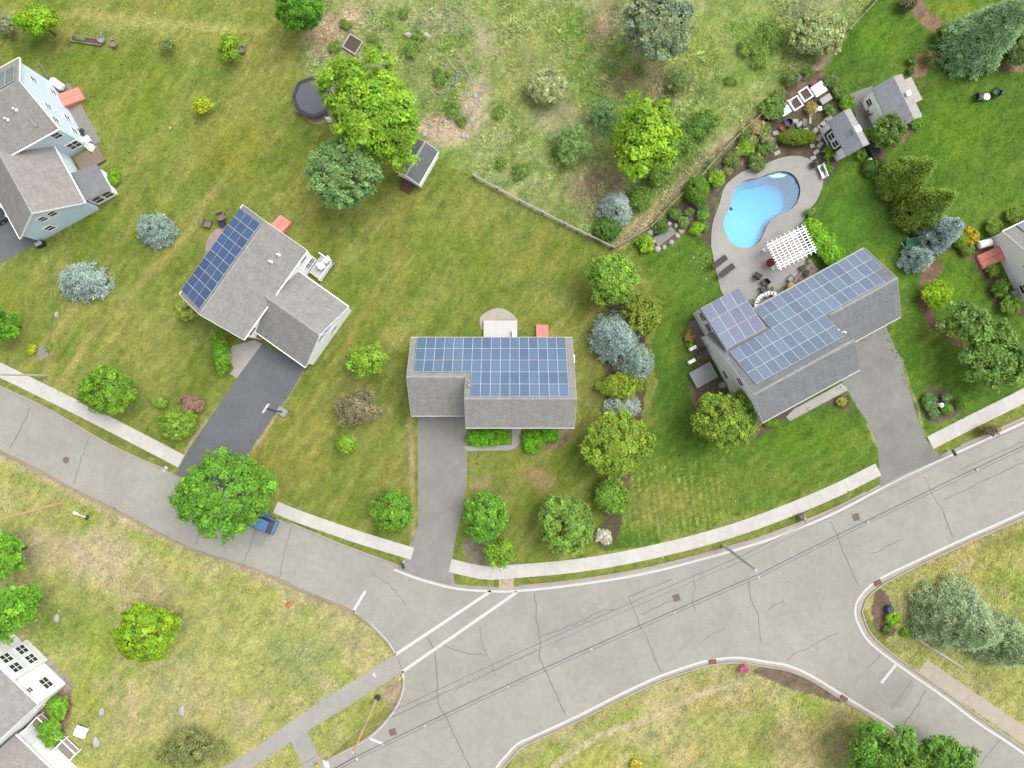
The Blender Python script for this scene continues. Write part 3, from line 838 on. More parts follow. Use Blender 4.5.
def crown_mesh(seed, kind, rx, ry, z0, z1, col, dens=1.0, k=1.45):
    r = np.random.RandomState(seed)
    base = np.array([lin(c) / k for c in col]) * (np.array([1.1, 1.1, 1.0]) if kind == 'spruce' else np.array([1.22 if col[0] < .74 * col[1] else 1.06, 1.03, 1.0]))
    rm = (rx * ry) ** .5; hz = (z1 - z0) / 2; zc = (z0 + z1) / 2
    if kind in ('round', 'loose', 'clipped', 'mound', 'sparse'):
        cr = {'round': .42, 'loose': .55, 'clipped': .26, 'mound': .32, 'sparse': .4}[kind] * (0.55 + 0.45 * min(1.6, rm / 3.0))
        per = {'round': 62, 'loose': 68, 'clipped': 44, 'mound': 44, 'sparse': 34}[kind]
        area = 2 * PI * rm * (rm + hz * 1.2) * .8
        fill = {'round': 1.4, 'loose': 1.15, 'clipped': 2.2, 'mound': 1.6, 'sparse': .9}[kind] * dens
        n = int(max(14, fill * area / (PI * cr * cr)))
        d = r.normal(size=(n * 2, 3)); d /= np.linalg.norm(d, axis=1)[:, None]
        d = d[d[:, 2] > -.45][:n]; n = len(d)
        nb = {'round': 16, 'loose': 10, 'clipped': 5, 'mound': 9, 'sparse': 9}[kind]
        am = {'round': .20, 'loose': .42, 'clipped': .05, 'mound': .25, 'sparse': .4}[kind]
        bd = r.normal(size=(nb, 3)); bd[:, 2] = np.abs(bd[:, 2]) * .7; bd /= np.linalg.norm(bd, axis=1)[:, None]
        sc = (1 - am) + am * 1.25 * np.exp((d @ bd.T - 1) * {'loose': 9, 'sparse': 8}.get(kind, 12)).max(1)
        rad = 1 - {'round': .32, 'loose': .6, 'clipped': .12, 'mound': .4, 'sparse': .75}[kind] * r.rand(n) ** 2
        c = d * (sc * rad)[:, None]
        c = c * np.array([rx - cr * .5, ry - cr * .5, max(hz - cr * .4, .1)]); c[:, 2] += zc
        if kind == 'clipped':
            c[:, 2] = np.maximum(c[:, 2], .1)
        c[:, 2] = np.maximum(c[:, 2], .12)
        cv = np.exp(r.normal(size=n) * {'clipped': .10}.get(kind, .2)); hue = r.normal(size=n) * .05
        idx = np.repeat(np.arange(n), per)
        off = r.normal(size=(len(idx), 3)) * cr * np.array([.44, .44, .3])
        p = c[idx] + off
        p[:, 2] = np.maximum(p[:, 2], .05)
        nrm = off / cr * .7 + d[idx] * .55 + np.array([0, 0, .75]) + r.normal(size=p.shape) * .45
        tang = r.normal(size=p.shape) + off / cr
        ls = {'round': .21, 'loose': .24, 'clipped': .14, 'mound': .18, 'sparse': .19}[kind] * (.62 + .38 * min(1.4, rm / 3.2))
        ln = ls * np.exp(r.normal(size=len(p)) * .38); wd = ln * (.62 if kind != 'sparse' else .42)
        t = cv[idx] * np.exp(r.normal(size=len(p)) * .13)
        cols = base[None, :] * t[:, None]
        cols[:, 0] *= np.clip(1 + hue[idx] * 1.6, .6, 1.6); cols[:, 2] *= np.clip(1 - hue[idx], .6, 1.5)
        v = quads_from(p, nrm, tang, ln, wd)
    elif kind in ('spruce', 'arbor'):
        cr = (.30 if kind == 'spruce' else .26) * (.6 + .4 * min(1.6, rm / 2.0))
        h = z1 - z0
        slant = math.hypot(h, rm)
        n = int(dens * (2.0 if kind == 'spruce' else 2.6) * PI * rm * slant / (PI * cr * cr))
        tt = 1 - np.sqrt(r.rand(n))               # share of the height, more low down
        if kind == 'spruce':                        # whorls
            nw = max(5, int(h / .55)); tt = (np.floor(tt * nw) + .5 + r.normal(size=n) * .12) / nw
            tt = np.clip(tt, 0, 1)
        th = r.rand(n) * 2 * PI
        pr = (1 - tt) ** .8 if kind == 'spruce' else np.minimum(1, (1 - tt) * 1.25) ** .9
        lob = 1 + .05 * np.sin(th * 5 + seed) + .05 * np.sin(th * 9 + tt * 20) + r.normal(size=n) * .05
        rad = (1 - (.35 if kind == 'spruce' else .25) * r.rand(n) ** 2.2)
        d = np.stack([np.cos(th), np.sin(th), np.zeros(n)], 1)
        c = d * np.array([rx, ry, 0]) * (pr * lob * rad)[:, None]
        c[:, 2] = z0 + tt * h + (1 - rad) * .35 * h * (1 - tt) * .6
        per = 48 if kind == 'spruce' else 34
        cv = np.exp(r.normal(size=n) * .13)
        idx = np.repeat(np.arange(n), per)
        off = r.normal(size=(len(idx), 3)) * cr * np.array([.5, .5, .35 if kind == 'spruce' else .7])
        p = c[idx] + off; p[:, 2] = np.maximum(p[:, 2], .05)
        up = np.array([0, 0, 1.0])
        tang = d[idx] * (.4 if kind == 'spruce' else .3) + off / cr * 1.3 + up * (.25 if kind == 'spruce' else 1.0) + r.normal(size=p.shape) * .3
        nrm = up * .8 + d[idx] * .4 + r.normal(size=p.shape) * .5
        ln = (.22 if kind == 'spruce' else .2) * np.exp(r.normal(size=len(p)) * .22) * (.7 + .3 * min(1.3, rm / 2)); wd = ln * (.34 if kind == 'spruce' else .5)
        tipd = np.linalg.norm(off, axis=1) / cr
        t = cv[idx] * np.exp(r.normal(size=len(p)) * .15)
        cols = base[None, :] * t[:, None]
        cols[:, 2] *= np.exp(r.normal(size=n) * .08)[idx]
        v = quads_from(p, nrm, tang, ln, wd)
    f = np.arange(len(v)).reshape(-1, 4)
    return np_mesh('crown', v, f, M['leaf'], np.repeat(np.clip(cols, 0, .75), 4, 0))


def limb_mesh(seed, h, spread, zc0, thick, stems=1):
    r = random.Random(seed)
    mb = MB()
    for s in range(stems):
        ax, ay = (r.uniform(-.25, .25), r.uniform(-.25, .25)) if stems > 1 else (0, 0)
        pts = [(ax * .3, ay * .3, -.05)] + [(ax * (1 + j) + r.uniform(-.06, .06), ay * (1 + j) + r.uniform(-.06, .06), h * t) for j, t in enumerate((.25, .5, .75, .92))]
        mb.tube(pts, [thick * 1.25, thick, thick * .75, thick * .45, thick * .15], 7)
        for k in range(5 if stems == 1 else 2):
            a = r.uniform(0, 2 * PI); z = zc0 + (h - zc0) * r.uniform(.05, .5); L = spread * r.uniform(.55, .85)
            b = Vector((ax, ay, z))
            e = b + Vector((math.cos(a) * L, math.sin(a) * L, L * .55))
            mid = (b + e) / 2 + Vector((r.uniform(-.1, .1), r.uniform(-.1, .1), .12))
            mb.tube([b, mid, e], [thick * .5, thick * .32, thick * .1], 6)
    return mb


SEED = [100]


def plant(name, label, cat, px, py, rp, kind, col, h, z0=None, ry=None, group=None, dens=1.0, stems=None, rot=0.0, zmid=None):
    """a plant whose crown, at its middle height, is seen at (px, py) with radius rp on the sheet"""
    SEED[0] += 1
    if z0 is None:
        z0 = {'round': h * .22, 'loose': h * .18, 'spruce': .12, 'arbor': .05, 'mound': .05, 'clipped': .03, 'sparse': .2}[kind]
    zm = zmid if zmid is not None else ((z0 + h) / 2 if kind not in ('spruce', 'arbor') else h * .3)
    x, y = P(px, py, zm)
    k = SG * (HC - zm) / HC
    rx = rp * k; ry_ = (ry or rp) * k
    o = thing(name, label, cat, (x, y, 0), rot, group)
    me = crown_mesh(SEED[0], kind, rx, ry_, z0, h, col, dens)
    c = bpy.data.objects.new('crown' if kind in ('round', 'loose', 'spruce', 'arbor') and h > 2.2 else 'foliage', me)
    COL.objects.link(c); c.parent = o
    st = stems or (1 if h > 2.2 else 3)
    limb_mesh(SEED[0], h * (.95 if kind in ('spruce', 'arbor') else .85), rx * (.9 if kind not in ('spruce', 'arbor') else .5), max(z0, .15), max(.03, .022 * h), st).build('trunk' if h > 2.2 else 'stem', M['bark'], o)
    return o


TR = 'tree'; SH = 'shrub'
# --- street and front-lawn trees
plant('maple_tree', 'large bright green maple leaning over the street above the blue parked car', TR, 226, 494, 54, 'round', (112, 176, 58), 9.5, ry=45)
plant('maple_tree', 'tall broad bright green tree between trampoline and small white shed', TR, 372, 114, 58, 'loose', (138, 194, 56), 12, ry=64, dens=1.25)
plant('linden_tree', 'dark bluish green tree crowded against the tall bright tree by the trampoline', TR, 346, 171, 40, 'round', (132, 172, 104), 9.5, ry=40)
plant('broadleaf_tree', 'rich green tree at the top edge of the photo beside a bare dirt patch', TR, 300, 8, 25, 'round', (92, 160, 42), 7, ry=24)
plant('olive_tree', 'large silvery grey green tree in the meadow at the top edge', TR, 657, 26, 37, 'round', (150, 172, 132), 8.5, ry=36)
plant('locust_tree', 'yellow green spreading tree in the meadow beside the worn track', TR, 641, 141, 42, 'loose', (150, 194, 52), 8.5, ry=46, dens=1.4)
plant('juniper_bush', 'dark green spreading juniper in the meadow west of the yellow green tree', SH, 572, 145, 21, 'sparse', (140, 178, 100), 3, ry=23, dens=2.2)
plant('willow_bush', 'pale grey green bush with feathery twigs standing alone in the meadow', SH, 545, 88, 23, 'mound', (190, 202, 142), 3.2, ry=19)
plant('juniper_bush', 'dark blue green bush half hidden behind the yellow green meadow tree', SH, 604, 115, 19, 'sparse', (122, 160, 104), 3)
plant('blue_spruce', 'round pale blue spruce in the meadow corner above the white rail fence', TR, 616, 209, 17, 'spruce', (190, 208, 204), 3.6)
plant('holly_bush', 'deep green bush tucked under the pale blue meadow spruce', SH, 608, 228, 15, 'mound', (92, 142, 56), 2)
plant('ash_tree', 'fresh green leafy tree at the northern end of the planted row between two houses', TR, 613, 280, 28, 'round', (132, 186, 68), 6.5)
plant('thread_cypress', 'olive gold rounded conifer in the planted row beside a blue spruce', TR, 642, 314, 21, 'round', (138, 160, 60), 4.5, z0=.2)
plant('blue_spruce', 'bigger pale blue spruce in the planted row under the fresh green tree', TR, 615, 338, 25, 'spruce', (176, 196, 196), 6)
plant('blue_spruce', 'grey green spruce behind the bigger blue one in the planted row', TR, 634, 362, 20, 'spruce', (160, 182, 174), 4.5)
plant('gold_shrub', 'yellow green flat topped shrub between two blue spruces of the planted row', SH, 620, 386, 24, 'mound', (152, 176, 54), 2.6, ry=15, dens=1.3)
plant('blue_spruce', 'low flattened pale blue spruce above the wide olive green tree', TR, 622, 407, 20, 'spruce', (186, 200, 194), 2.4, ry=12)
plant('hornbeam_tree', 'wide olive green tree with even leaf texture in the planted row', TR, 617, 443, 39, 'round', (144, 176, 62), 6.5, ry=33, dens=1.2)
plant('round_shrub', 'ball shaped green shrub at the southern end of the planted row', SH, 610, 497, 20, 'mound', (122, 176, 62), 3, ry=21, dens=1.4)
plant('crabapple_tree', 'full round mid green tree on the front lawn above the sidewalk', TR, 564, 526, 31, 'round', (128, 176, 76), 5.5, ry=32)
plant('cherry_tree', 'bright green tree by the central driveway with a stone ring', TR, 486, 517, 22, 'round', (112, 182, 58), 5, ry=26)
plant('cherry_tree', 'lighter loose green tree overhanging the sidewalk near the kerb ramp', TR, 502, 551, 18, 'loose', (128, 182, 56), 4, ry=17)
plant('dogwood_tree', 'compact round green tree on the lawn left of the central driveway', TR, 393, 509, 23, 'round', (112, 172, 56), 4.5)
plant('birch_tree', 'airy bright green young tree beside the gable of the house with dark driveway', TR, 366, 360, 22, 'loose', (136, 188, 62), 5, ry=19)
plant('plum_bush', 'sparse brownish grey shrub on the lawn between two bright saplings', SH, 357, 409, 25, 'sparse', (156, 150, 114), 3.6, ry=24, dens=2.4)
plant('sapling', 'small bright green sapling below the brownish shrub', TR, 346, 444, 13, 'loose', (146, 192, 58), 2.6, ry=10)
plant('blue_spruce', 'wide pale blue spruce on the lawn below the blue house, the lower of two', TR, 82, 281, 26, 'spruce', (182, 204, 200), 4, ry=19, dens=1.2)
plant('blue_spruce', 'smaller pale blue spruce on the lawn nearest the house with dark blue panels', TR, 154, 230, 20, 'spruce', (166, 190, 182), 3.2, ry=17)
plant('serviceberry_tree', 'bright green tree cut by the left edge of the photo above the sidewalk', TR, 2, 325, 18, 'loose', (104, 176, 48), 5, ry=22)
plant('pear_tree', 'flat round green tree beside the left sidewalk', TR, 108, 391, 30, 'round', (118, 174, 52), 4.5, ry=25)
plant('lilac_bush', 'green bush at the corner of the lawn between sidewalk and dark driveway', SH, 178, 423, 21, 'mound', (130, 180, 62), 3, ry=18)
plant('smoke_bush', 'dusty pink brown shrub behind the corner bush by the dark driveway', SH, 191, 404, 14, 'mound', (168, 138, 116), 2.2, ry=10)
plant('low_shrub', 'little light green shrub left of the dusty pink one', SH, 160, 403, 8, 'mound', (154, 194, 70), 1.2, ry=6)
plant('viburnum_bush', 'yellowish shrub at the west corner of the house with dark blue panels', SH, 185, 310, 12, 'mound', (172, 192, 84), 2.2, ry=13)
plant('yew_hedge', 'long green foundation shrub beside the pinkish walkway', SH, 221, 353, 10, 'mound', (112, 176, 50), 1.8, ry=23, rot=math.radians(8), dens=1.4)
plant('norway_maple', 'yellow green round tree alone on the lawn south of the left street', TR, 147, 632, 33, 'round', (152, 194, 44), 5.5, ry=30)
plant('broadleaf_tree', 'bright green tree at the left edge below the tan utility pole', TR, 2, 556, 26, 'loose', (112, 180, 50), 6.5, ry=30)
plant('broadleaf_tree', 'bright green tree with pale blossom overhanging the white house with four windows', TR, 12, 612, 34, 'loose', (118, 188, 56), 7.5, ry=34)
plant('azalea_bush', 'upper of two bright green shrubs beside the white house and porch', SH, 57, 707, 12, 'mound', (128, 196, 60), 2, ry=14)
plant('azalea_bush', 'lower bright green shrub next to the white porch frames', SH, 50, 733, 13, 'mound', (126, 192, 58), 2, ry=16)
plant('russian_olive', 'thin grey green bush at the bottom edge beside the asphalt path', SH, 192, 750, 38, 'sparse', (150, 160, 98), 3.5, ry=24, dens=1.8)
plant('honeylocust_tree', 'olive green round tree against the front corner of the big grey house', TR, 726, 419, 34, 'round', (142, 176, 62), 6.5, ry=31, dens=1.1)
plant('elm_tree', 'hazy olive green tree over the east lawn, its upper left half', TR, 966, 322, 29, 'loose', (122, 160, 74), 6, ry=24)
plant('elm_tree', 'hazy olive green tree over the sidewalk by the right edge', TR, 995, 358, 36, 'loose', (120, 158, 72), 6.5, ry=36)
plant('forsythia_bush', 'vivid yellow green ball shrub in the mulch bed east of the curved driveway', SH, 937, 293, 17, 'mound', (160, 204, 38), 2.6, ry=15, dens=1.3)
plant('norway_spruce', 'big blue green spruce on the traffic corner at the right', TR, 955, 617, 39, 'spruce', (176, 200, 156), 9, ry=36, zmid=2.0)
plant('norway_spruce', 'second blue green spruce at the right edge, behind the big corner spruce', TR, 1003, 643, 30, 'spruce', (170, 194, 150), 7, ry=26)
plant('ash_tree', 'leafy green tree at the bottom edge left of a near twin, over the side street', TR, 884, 763, 50, 'loose', (108, 166, 62), 7.5, ry=42, dens=1.3)
plant('ash_tree', 'smaller leafy green tree at the bottom edge nearest the side street', TR, 946, 758, 32, 'loose', (106, 164, 62), 6.5, ry=32, dens=1.3)
plant('white_pine', 'tall blue green conifer leaning towards the top right corner', TR, 978, 41, 31, 'spruce', (160, 196, 146), 11.5, ry=29, zmid=2.2, dens=1.3)
plant('arborvitae', 'olive green cone shaped arborvitae nearest the pool houses', TR, 904, 178, 19, 'arbor', (140, 172, 66), 8, zmid=2.2, dens=1.3)
plant('arborvitae', 'olive green cone shaped arborvitae next to the blue spruce with hammock', TR, 923, 208, 20, 'arbor', (136, 168, 64), 8, zmid=2.2, dens=1.3)
plant('blue_spruce', 'silver blue cone spruce below the arborvitae pair', TR, 938, 233, 20, 'spruce', (170, 192, 196), 5.5, ry=18, zmid=1.2, dens=1.2)
plant('blue_spruce', 'small silver blue spruce beside the green hammock', TR, 917, 259, 15, 'spruce', (172, 194, 194), 3.8, ry=13, zmid=1)
plant('maple_tree', 'round dark green small tree at the corner of the second pool house', TR, 889, 131, 17, 'round', (112, 152, 62), 4.5, z0=.4)
for i, (a, b, r_, lab) in enumerate([(813, 229, 12, 'uppermost bright green hydrangea beside the white pergola'), (823, 241, 14, 'middle bright green hydrangea beside the white pergola'), (833, 255, 13, 'lowest bright green hydrangea by the solar roof')]):
    plant('hydrangea_bush', lab, SH, a, b, r_, 'mound', (130, 198, 52), 1.8, group='hydrangeas beside the pergola', dens=1.3)
plant('clipped_hedge', 'rectangular clipped dark green hedge north of the pool', 'hedge', 797, 137, 20, 'clipped', (118, 146, 36), 1.6, ry=7.5, dens=1.6)
plant('boxwood_ball', 'large clipped dark green ball west of the pool', SH, 697, 190, 12, 'clipped', (104, 160, 48), 2.4, ry=14)
plant('spirea_bush', 'bright yellow green mound beside the pool deck', SH, 717, 178, 9, 'mound', (148, 196, 52), 1.4)
plant('autumn_olive', 'large pale olive bush overhanging the rail fence at the top', SH, 818, 34, 29, 'mound', (176, 194, 128), 4, ry=24, dens=1.2)
plant('willow_bush', 'grey green bush in the meadow below the silvery tree', SH, 679, 78, 14, 'sparse', (146, 172, 104), 2.4, dens=2)
for i, (a, b, r_, lab) in enumerate([(655, 178, 9, 'lowest dark green bush of the meadow track row'), (668, 152, 12, 'third dark green bush of the meadow track row'), (684, 139, 12, 'second dark green bush of the meadow track row'), (707, 122, 13, 'highest dark green bush of the meadow track row'), (676, 146, 9, 'bush between the second and third of the meadow track row'), (696, 130, 10, 'bush just below the highest of the meadow track row'), (662, 165, 9, 'bush between the third and lowest of the meadow track row'), (640, 200, 12, 'dark green bush beside the pale blue meadow spruce')]):
    plant('wild_bush', lab, SH, a, b, r_ * 1.1, 'loose', (116, 156, 66), 1.9, group='wild bushes along the meadow track', dens=2.0)
plant('yew_bush', 'dark green bush left of the tall leaning conifer', SH, 946, 35, 11, 'mound', (104, 146, 52), 2.2)
plant('yew_bush', 'dark green bush at the right edge below the leaning conifer', SH, 1016, 50, 14, 'mound', (96, 130, 62), 2.8, ry=18)
plant('barberry_bush', 'brownish twiggy bush beside the round island bed', SH, 930, 57, 9, 'sparse', (124, 128, 74), 1.6, dens=2)
plant('spirea_bush', 'little dark plant inside the round island bed', SH, 912, 61, 5, 'mound', (104, 140, 62), .9)
plant('spirea_bush', 'tiny green plant at the foot of the round island bed', SH, 911, 70, 4, 'mound', (116, 148, 68), .8)
plant('barberry_bush', 'dark purple green bush at the top edge by the fence end', SH, 907, 3, 9, 'mound', (110, 116, 76), 1.8)
plant('gold_shrub', 'golden yellow shrub beside the neighbouring white house', SH, 969, 237, 10, 'mound', (206, 184, 48), 1.6, dens=1.3)
plant('boxwood_ball', 'clipped lime ball left of the golden shrub', SH, 961, 240, 8, 'clipped', (136, 176, 44), 1.4)
plant('boxwood_ball', 'small green ball below the golden shrub', SH, 967, 249, 7, 'clipped', (118, 160, 66), 1.1)
plant('grass_clump', 'fuzzy green clump nearest the solar roof of the neighbouring house', SH, 1015, 215, 9, 'mound', (132, 166, 70), 1.2)
plant('grass_clump', 'fuzzy green clump nearest the white tank', SH, 993, 226, 9, 'mound', (130, 164, 66), 1.2)
plant('boxwood_ball', 'small round shrub beside the salmon bulkhead of the neighbouring house', SH, 993, 270, 7, 'mound', (140, 176, 72), 1.1)
plant('rhododendron', 'upper deep green shrub along the neighbouring white house', SH, 1000, 288, 9, 'mound', (104, 158, 56), 1.6, ry=11)
plant('rhododendron', 'lower deep green shrub along the neighbouring white house', SH, 1010, 305, 11, 'mound', (122, 170, 60), 1.6)
plant('yew_hedge', 'leafy green hedge under the front windows left of the front walk', SH, 486, 438, 24, 'mound', (112, 196, 36), 1.2, ry=9, dens=1.5)
plant('azalea_bush', 'bright green shrub bulging onto the lawn right of the front walk', SH, 533, 442, 13, 'mound', (116, 198, 40), 1.3, ry=12, dens=1.3)
plant('azalea_bush', 'bright green shrub at the far end of the front foundation bed', SH, 551, 436, 11, 'mound', (108, 190, 38), 1.2, ry=8, dens=1.3)
plant('fruit_tree', 'yellow green tree near the top left corner beside a planted strip', TR, 38, 22, 23, 'loose', (146, 194, 40), 5, ry=18, dens=1.3)
plant('russian_olive', 'silvery grey bush cut by the left edge at the top', SH, 6, 25, 11, 'sparse', (160, 172, 136), 2.4, dens=2.4)
plant('fruit_tree', 'small bright green tree with a pale ring at its foot', TR, 230, 48, 11, 'loose', (128, 180, 48), 3, ry=15)
plant('fruit_tree', 'tiny yellow green sapling alone on the upper left lawn', TR, 201, 105, 10, 'loose', (182, 204, 46), 2.4, dens=1.2)
plant('fruit_tree', 'thin grey green sapling on the upper left lawn', TR, 167, 44, 9, 'sparse', (140, 160, 86), 2.4, dens=1.6)
plant('spirea_bush', 'white flowering mound at the tip of the planted row', SH, 604, 537, 10, 'mound', (222, 220, 196), 1.3, ry=9)
plant('azalea_bush', 'magenta flowering clump by the kerb of the south island', SH, 744, 669, 5.5, 'mound', (204, 112, 160), .8, ry=4)
plant('daylily_clump', 'yellow flowering clump at the bottom edge of the south island', SH, 635, 765, 6, 'mound', (214, 200, 66), .7)
plant('blueberry_bush', 'green shrub on the left side of the kite shaped bed', SH, 929, 402, 8, 'mound', (116, 156, 86), 1.1, ry=10)
plant('blueberry_bush', 'green shrub at the lower tip of the kite shaped bed', SH, 934, 413, 6, 'mound', (120, 158, 90), 1.0)
plant('blueberry_bush', 'grey green shrub at the top of the kite shaped bed', SH, 946, 398, 5, 'mound', (124, 160, 96), .9)
plant('boxwood_ball', 'lime green ball in the kite shaped bed', SH, 947, 409, 5.5, 'clipped', (116, 176, 48), .9)
plant('lilac_bush', 'spreading green shrub right of the kite shaped bed', SH, 963, 403, 8, 'sparse', (110, 164, 60), 1.2, dens=2)
plant('forsythia_bush', 'bright green shrub in the corner bed by the side street', SH, 893, 619, 7.5, 'mound', (142, 200, 46), 1.3, ry=9)
plant('low_shrub', 'dark green low plant at the foot of the corner bed', SH, 887, 630, 5, 'mound', (98, 148, 52), .7)
plant('low_shrub', 'flat green plant on the grass beside the corner bed', SH, 906, 633, 7, 'mound', (122, 170, 60), .7, ry=5)
plant('barberry_bush', 'bare brownish bush on the verge beside the right hand sidewalk', SH, 989, 431, 13, 'sparse', (128, 118, 76), 1.8, ry=7, dens=1.8)
plant('hosta_clump', 'low green ground plant below the front corner of the big grey house', SH, 772, 423, 8, 'clipped', (116, 172, 40), .8, ry=4)
plant('fern_clump', 'green plant between blue house and its small sunroom', SH, 114, 177, 7, 'mound', (126, 186, 40), 1.2, ry=9)
plant('daylily_clump', 'lime green clump beside a concrete slab near the left sidewalk', SH, 31, 349, 5.5, 'mound', (182, 204, 46), .8)
plant('daylily_clump', 'small lime clump at the end of the green hose', SH, 48, 347, 3.5, 'mound', (150, 186, 56), .6)
garden = [(684, 222, 6, (118, 160, 84), 'grey green clump beside the stone slab'), (661, 226, 8, (100, 150, 62), 'dark green clump above the stone slab'), (646, 244, 9, (142, 196, 48), 'bright lime clump at the fence corner'),
          (705, 208, 7, (110, 150, 84), 'bluish clump right of the dark green ball'), (703, 214, 6, (104, 166, 62), 'green clump below the dark green ball'), (696, 229, 8, (150, 200, 50), 'bright lime clump beside the stone slab lawn'), (704, 226, 5, (112, 160, 70), 'small dark clump next to the lime one by the pool'),
          (748, 148, 8, (150, 196, 52), 'bright lime clump above the pool deck'), (757, 163, 9, (124, 156, 74), 'olive clump on the edge of the pool deck'), (745, 135, 8, (110, 158, 66), 'green clump at the fence end'), (757, 127, 8, (190, 176, 122), 'straw coloured ornamental grass'),
          (733, 160, 9, (136, 158, 84), 'sage coloured clump along the fence'), (772, 108, 13, (124, 160, 74), 'tall green clump left of the raised beds'), (790, 78, 9, (120, 154, 80), 'weedy green clump above the raised beds'), (770, 146, 6, (124, 150, 84), 'grey clump by the stepping stones'),
          (812, 108, 7, (186, 174, 110), 'straw coloured clump among the raised beds'), (847, 103, 8, (116, 176, 54), 'bright clump between the pool houses'), (829, 152, 7, (120, 176, 56), 'bright clump at the pool end of the first pool house'), (870, 135, 7, (120, 180, 52), 'bright clump under the round dark tree'),
          (862, 155, 6, (124, 180, 54), 'bright clump at the lawn corner of the first pool house'), (872, 168, 10, (84, 124, 48), 'dark clump in the shade below the round tree'), (832, 80, 8, (122, 152, 76), 'weedy clump near the top lawn'), (917, 122, 7, (116, 176, 52), 'bright clump at the far corner of the second pool house'),
          (811, 213, 7, (118, 154, 72), 'green clump at the pool deck corner'), (826, 168, 6, (118, 160, 66), 'green clump near the white bench'), (691, 345, 4, (120, 180, 60), 'green clump beside the paved terrace'), (690, 336, 6, (176, 162, 100), 'straw clump beside the paved terrace'),
          (808, 72, 7, (114, 156, 66), 'green weed clump by the dirt path'), (700, 203, 5, (170, 160, 110), 'dry tuft under the dark green ball'), (727, 172, 6, (150, 160, 84), 'dry green clump near the pool edge'),
          (729, 160, 6, (130, 160, 76), 'leafy clump inside the fence, next to the sage one'), (741, 150, 7, (142, 172, 78), 'leafy clump inside the fence, nearer the fence end'), (765, 137, 6, (150, 160, 96), 'pale clump between straw grass and stepping stones'),
          (763, 150, 7, (112, 148, 66), 'dark clump above the pool deck, nearest the stepping stones'), (753, 140, 6, (160, 168, 104), 'pale clump under the straw coloured grass'), (689, 212, 5, (126, 156, 86), 'small grey clump left of the green clumps by the ball'),
          (676, 214, 6, (120, 160, 70), 'leafy clump along the lower fence'), (778, 94, 8, (140, 164, 92), 'weedy clump left of the white planter boxes'), (838, 92, 7, (110, 150, 64), 'leafy clump by the lawn right of the white planter boxes'), (830, 110, 6, (118, 156, 76), 'leafy clump behind the smaller pool house'),
          (765, 128, 6, (126, 160, 70), 'leafy clump right of the straw coloured grass'), (820, 382, 4, (176, 176, 100), 'pale yellow clump in the front walk bed'), (842, 402, 5, (176, 180, 84), 'yellowish clump at the driveway bed')]
for i_, (a, b, r_, c, lab) in enumerate(garden):
    plant('garden_plant', lab, 'plant', a, b, r_ * 1.1, 'sparse' if i_ % 2 else 'mound', c, .5 + r_ * .07, group='perennials in the pool garden and house beds', dens=1.8 if i_ % 2 else 1.0)
meadow_bits = [(372, 38, 6, 'green weed clump right of the raised bed frame'), (345, 24, 6, 'green weed clump in the upper dirt patch'), (335, 46, 7, 'green weed clump left of the raised bed frame'), (404, 13, 5, 'bright weed clump on the meadow'), (418, 36, 6, 'green weed clump between two white stones'),
               (453, 110, 8, 'bright weed clump above the bare dirt'), (412, 48, 9, 'pale weed clump below the white stones'), (501, 163, 6, 'small dark shrub by the rail fence'), (640, 70, 5, 'yellow green tuft under the silvery tree'), (614, 72, 5, 'pale green tuft left of the yellow one'), (731, 80, 6, 'yellow green tuft near the track'),
               (440, 75, 9, 'wild clump in the middle of the rough ground'), (462, 122, 6, 'wild clump in the bare dirt'), (500, 112, 7, 'dark clump right of the bare dirt'), (522, 170, 9, 'pale green clump in the meadow near the fence'), (750, 45, 12, 'bright weed mass at the top of the meadow'), (772, 32, 12, 'bright weed mass beside the pale olive bush'), (760, 60, 9, 'green weed mass above the track')]
for a, b, r_, lab in meadow_bits:
    plant('weed_clump', lab, 'plant', a, b, r_ * 1.25, 'sparse', (136, 172, 78), .35 + r_ * .04, group='weeds in the rough meadow', dens=2.0)


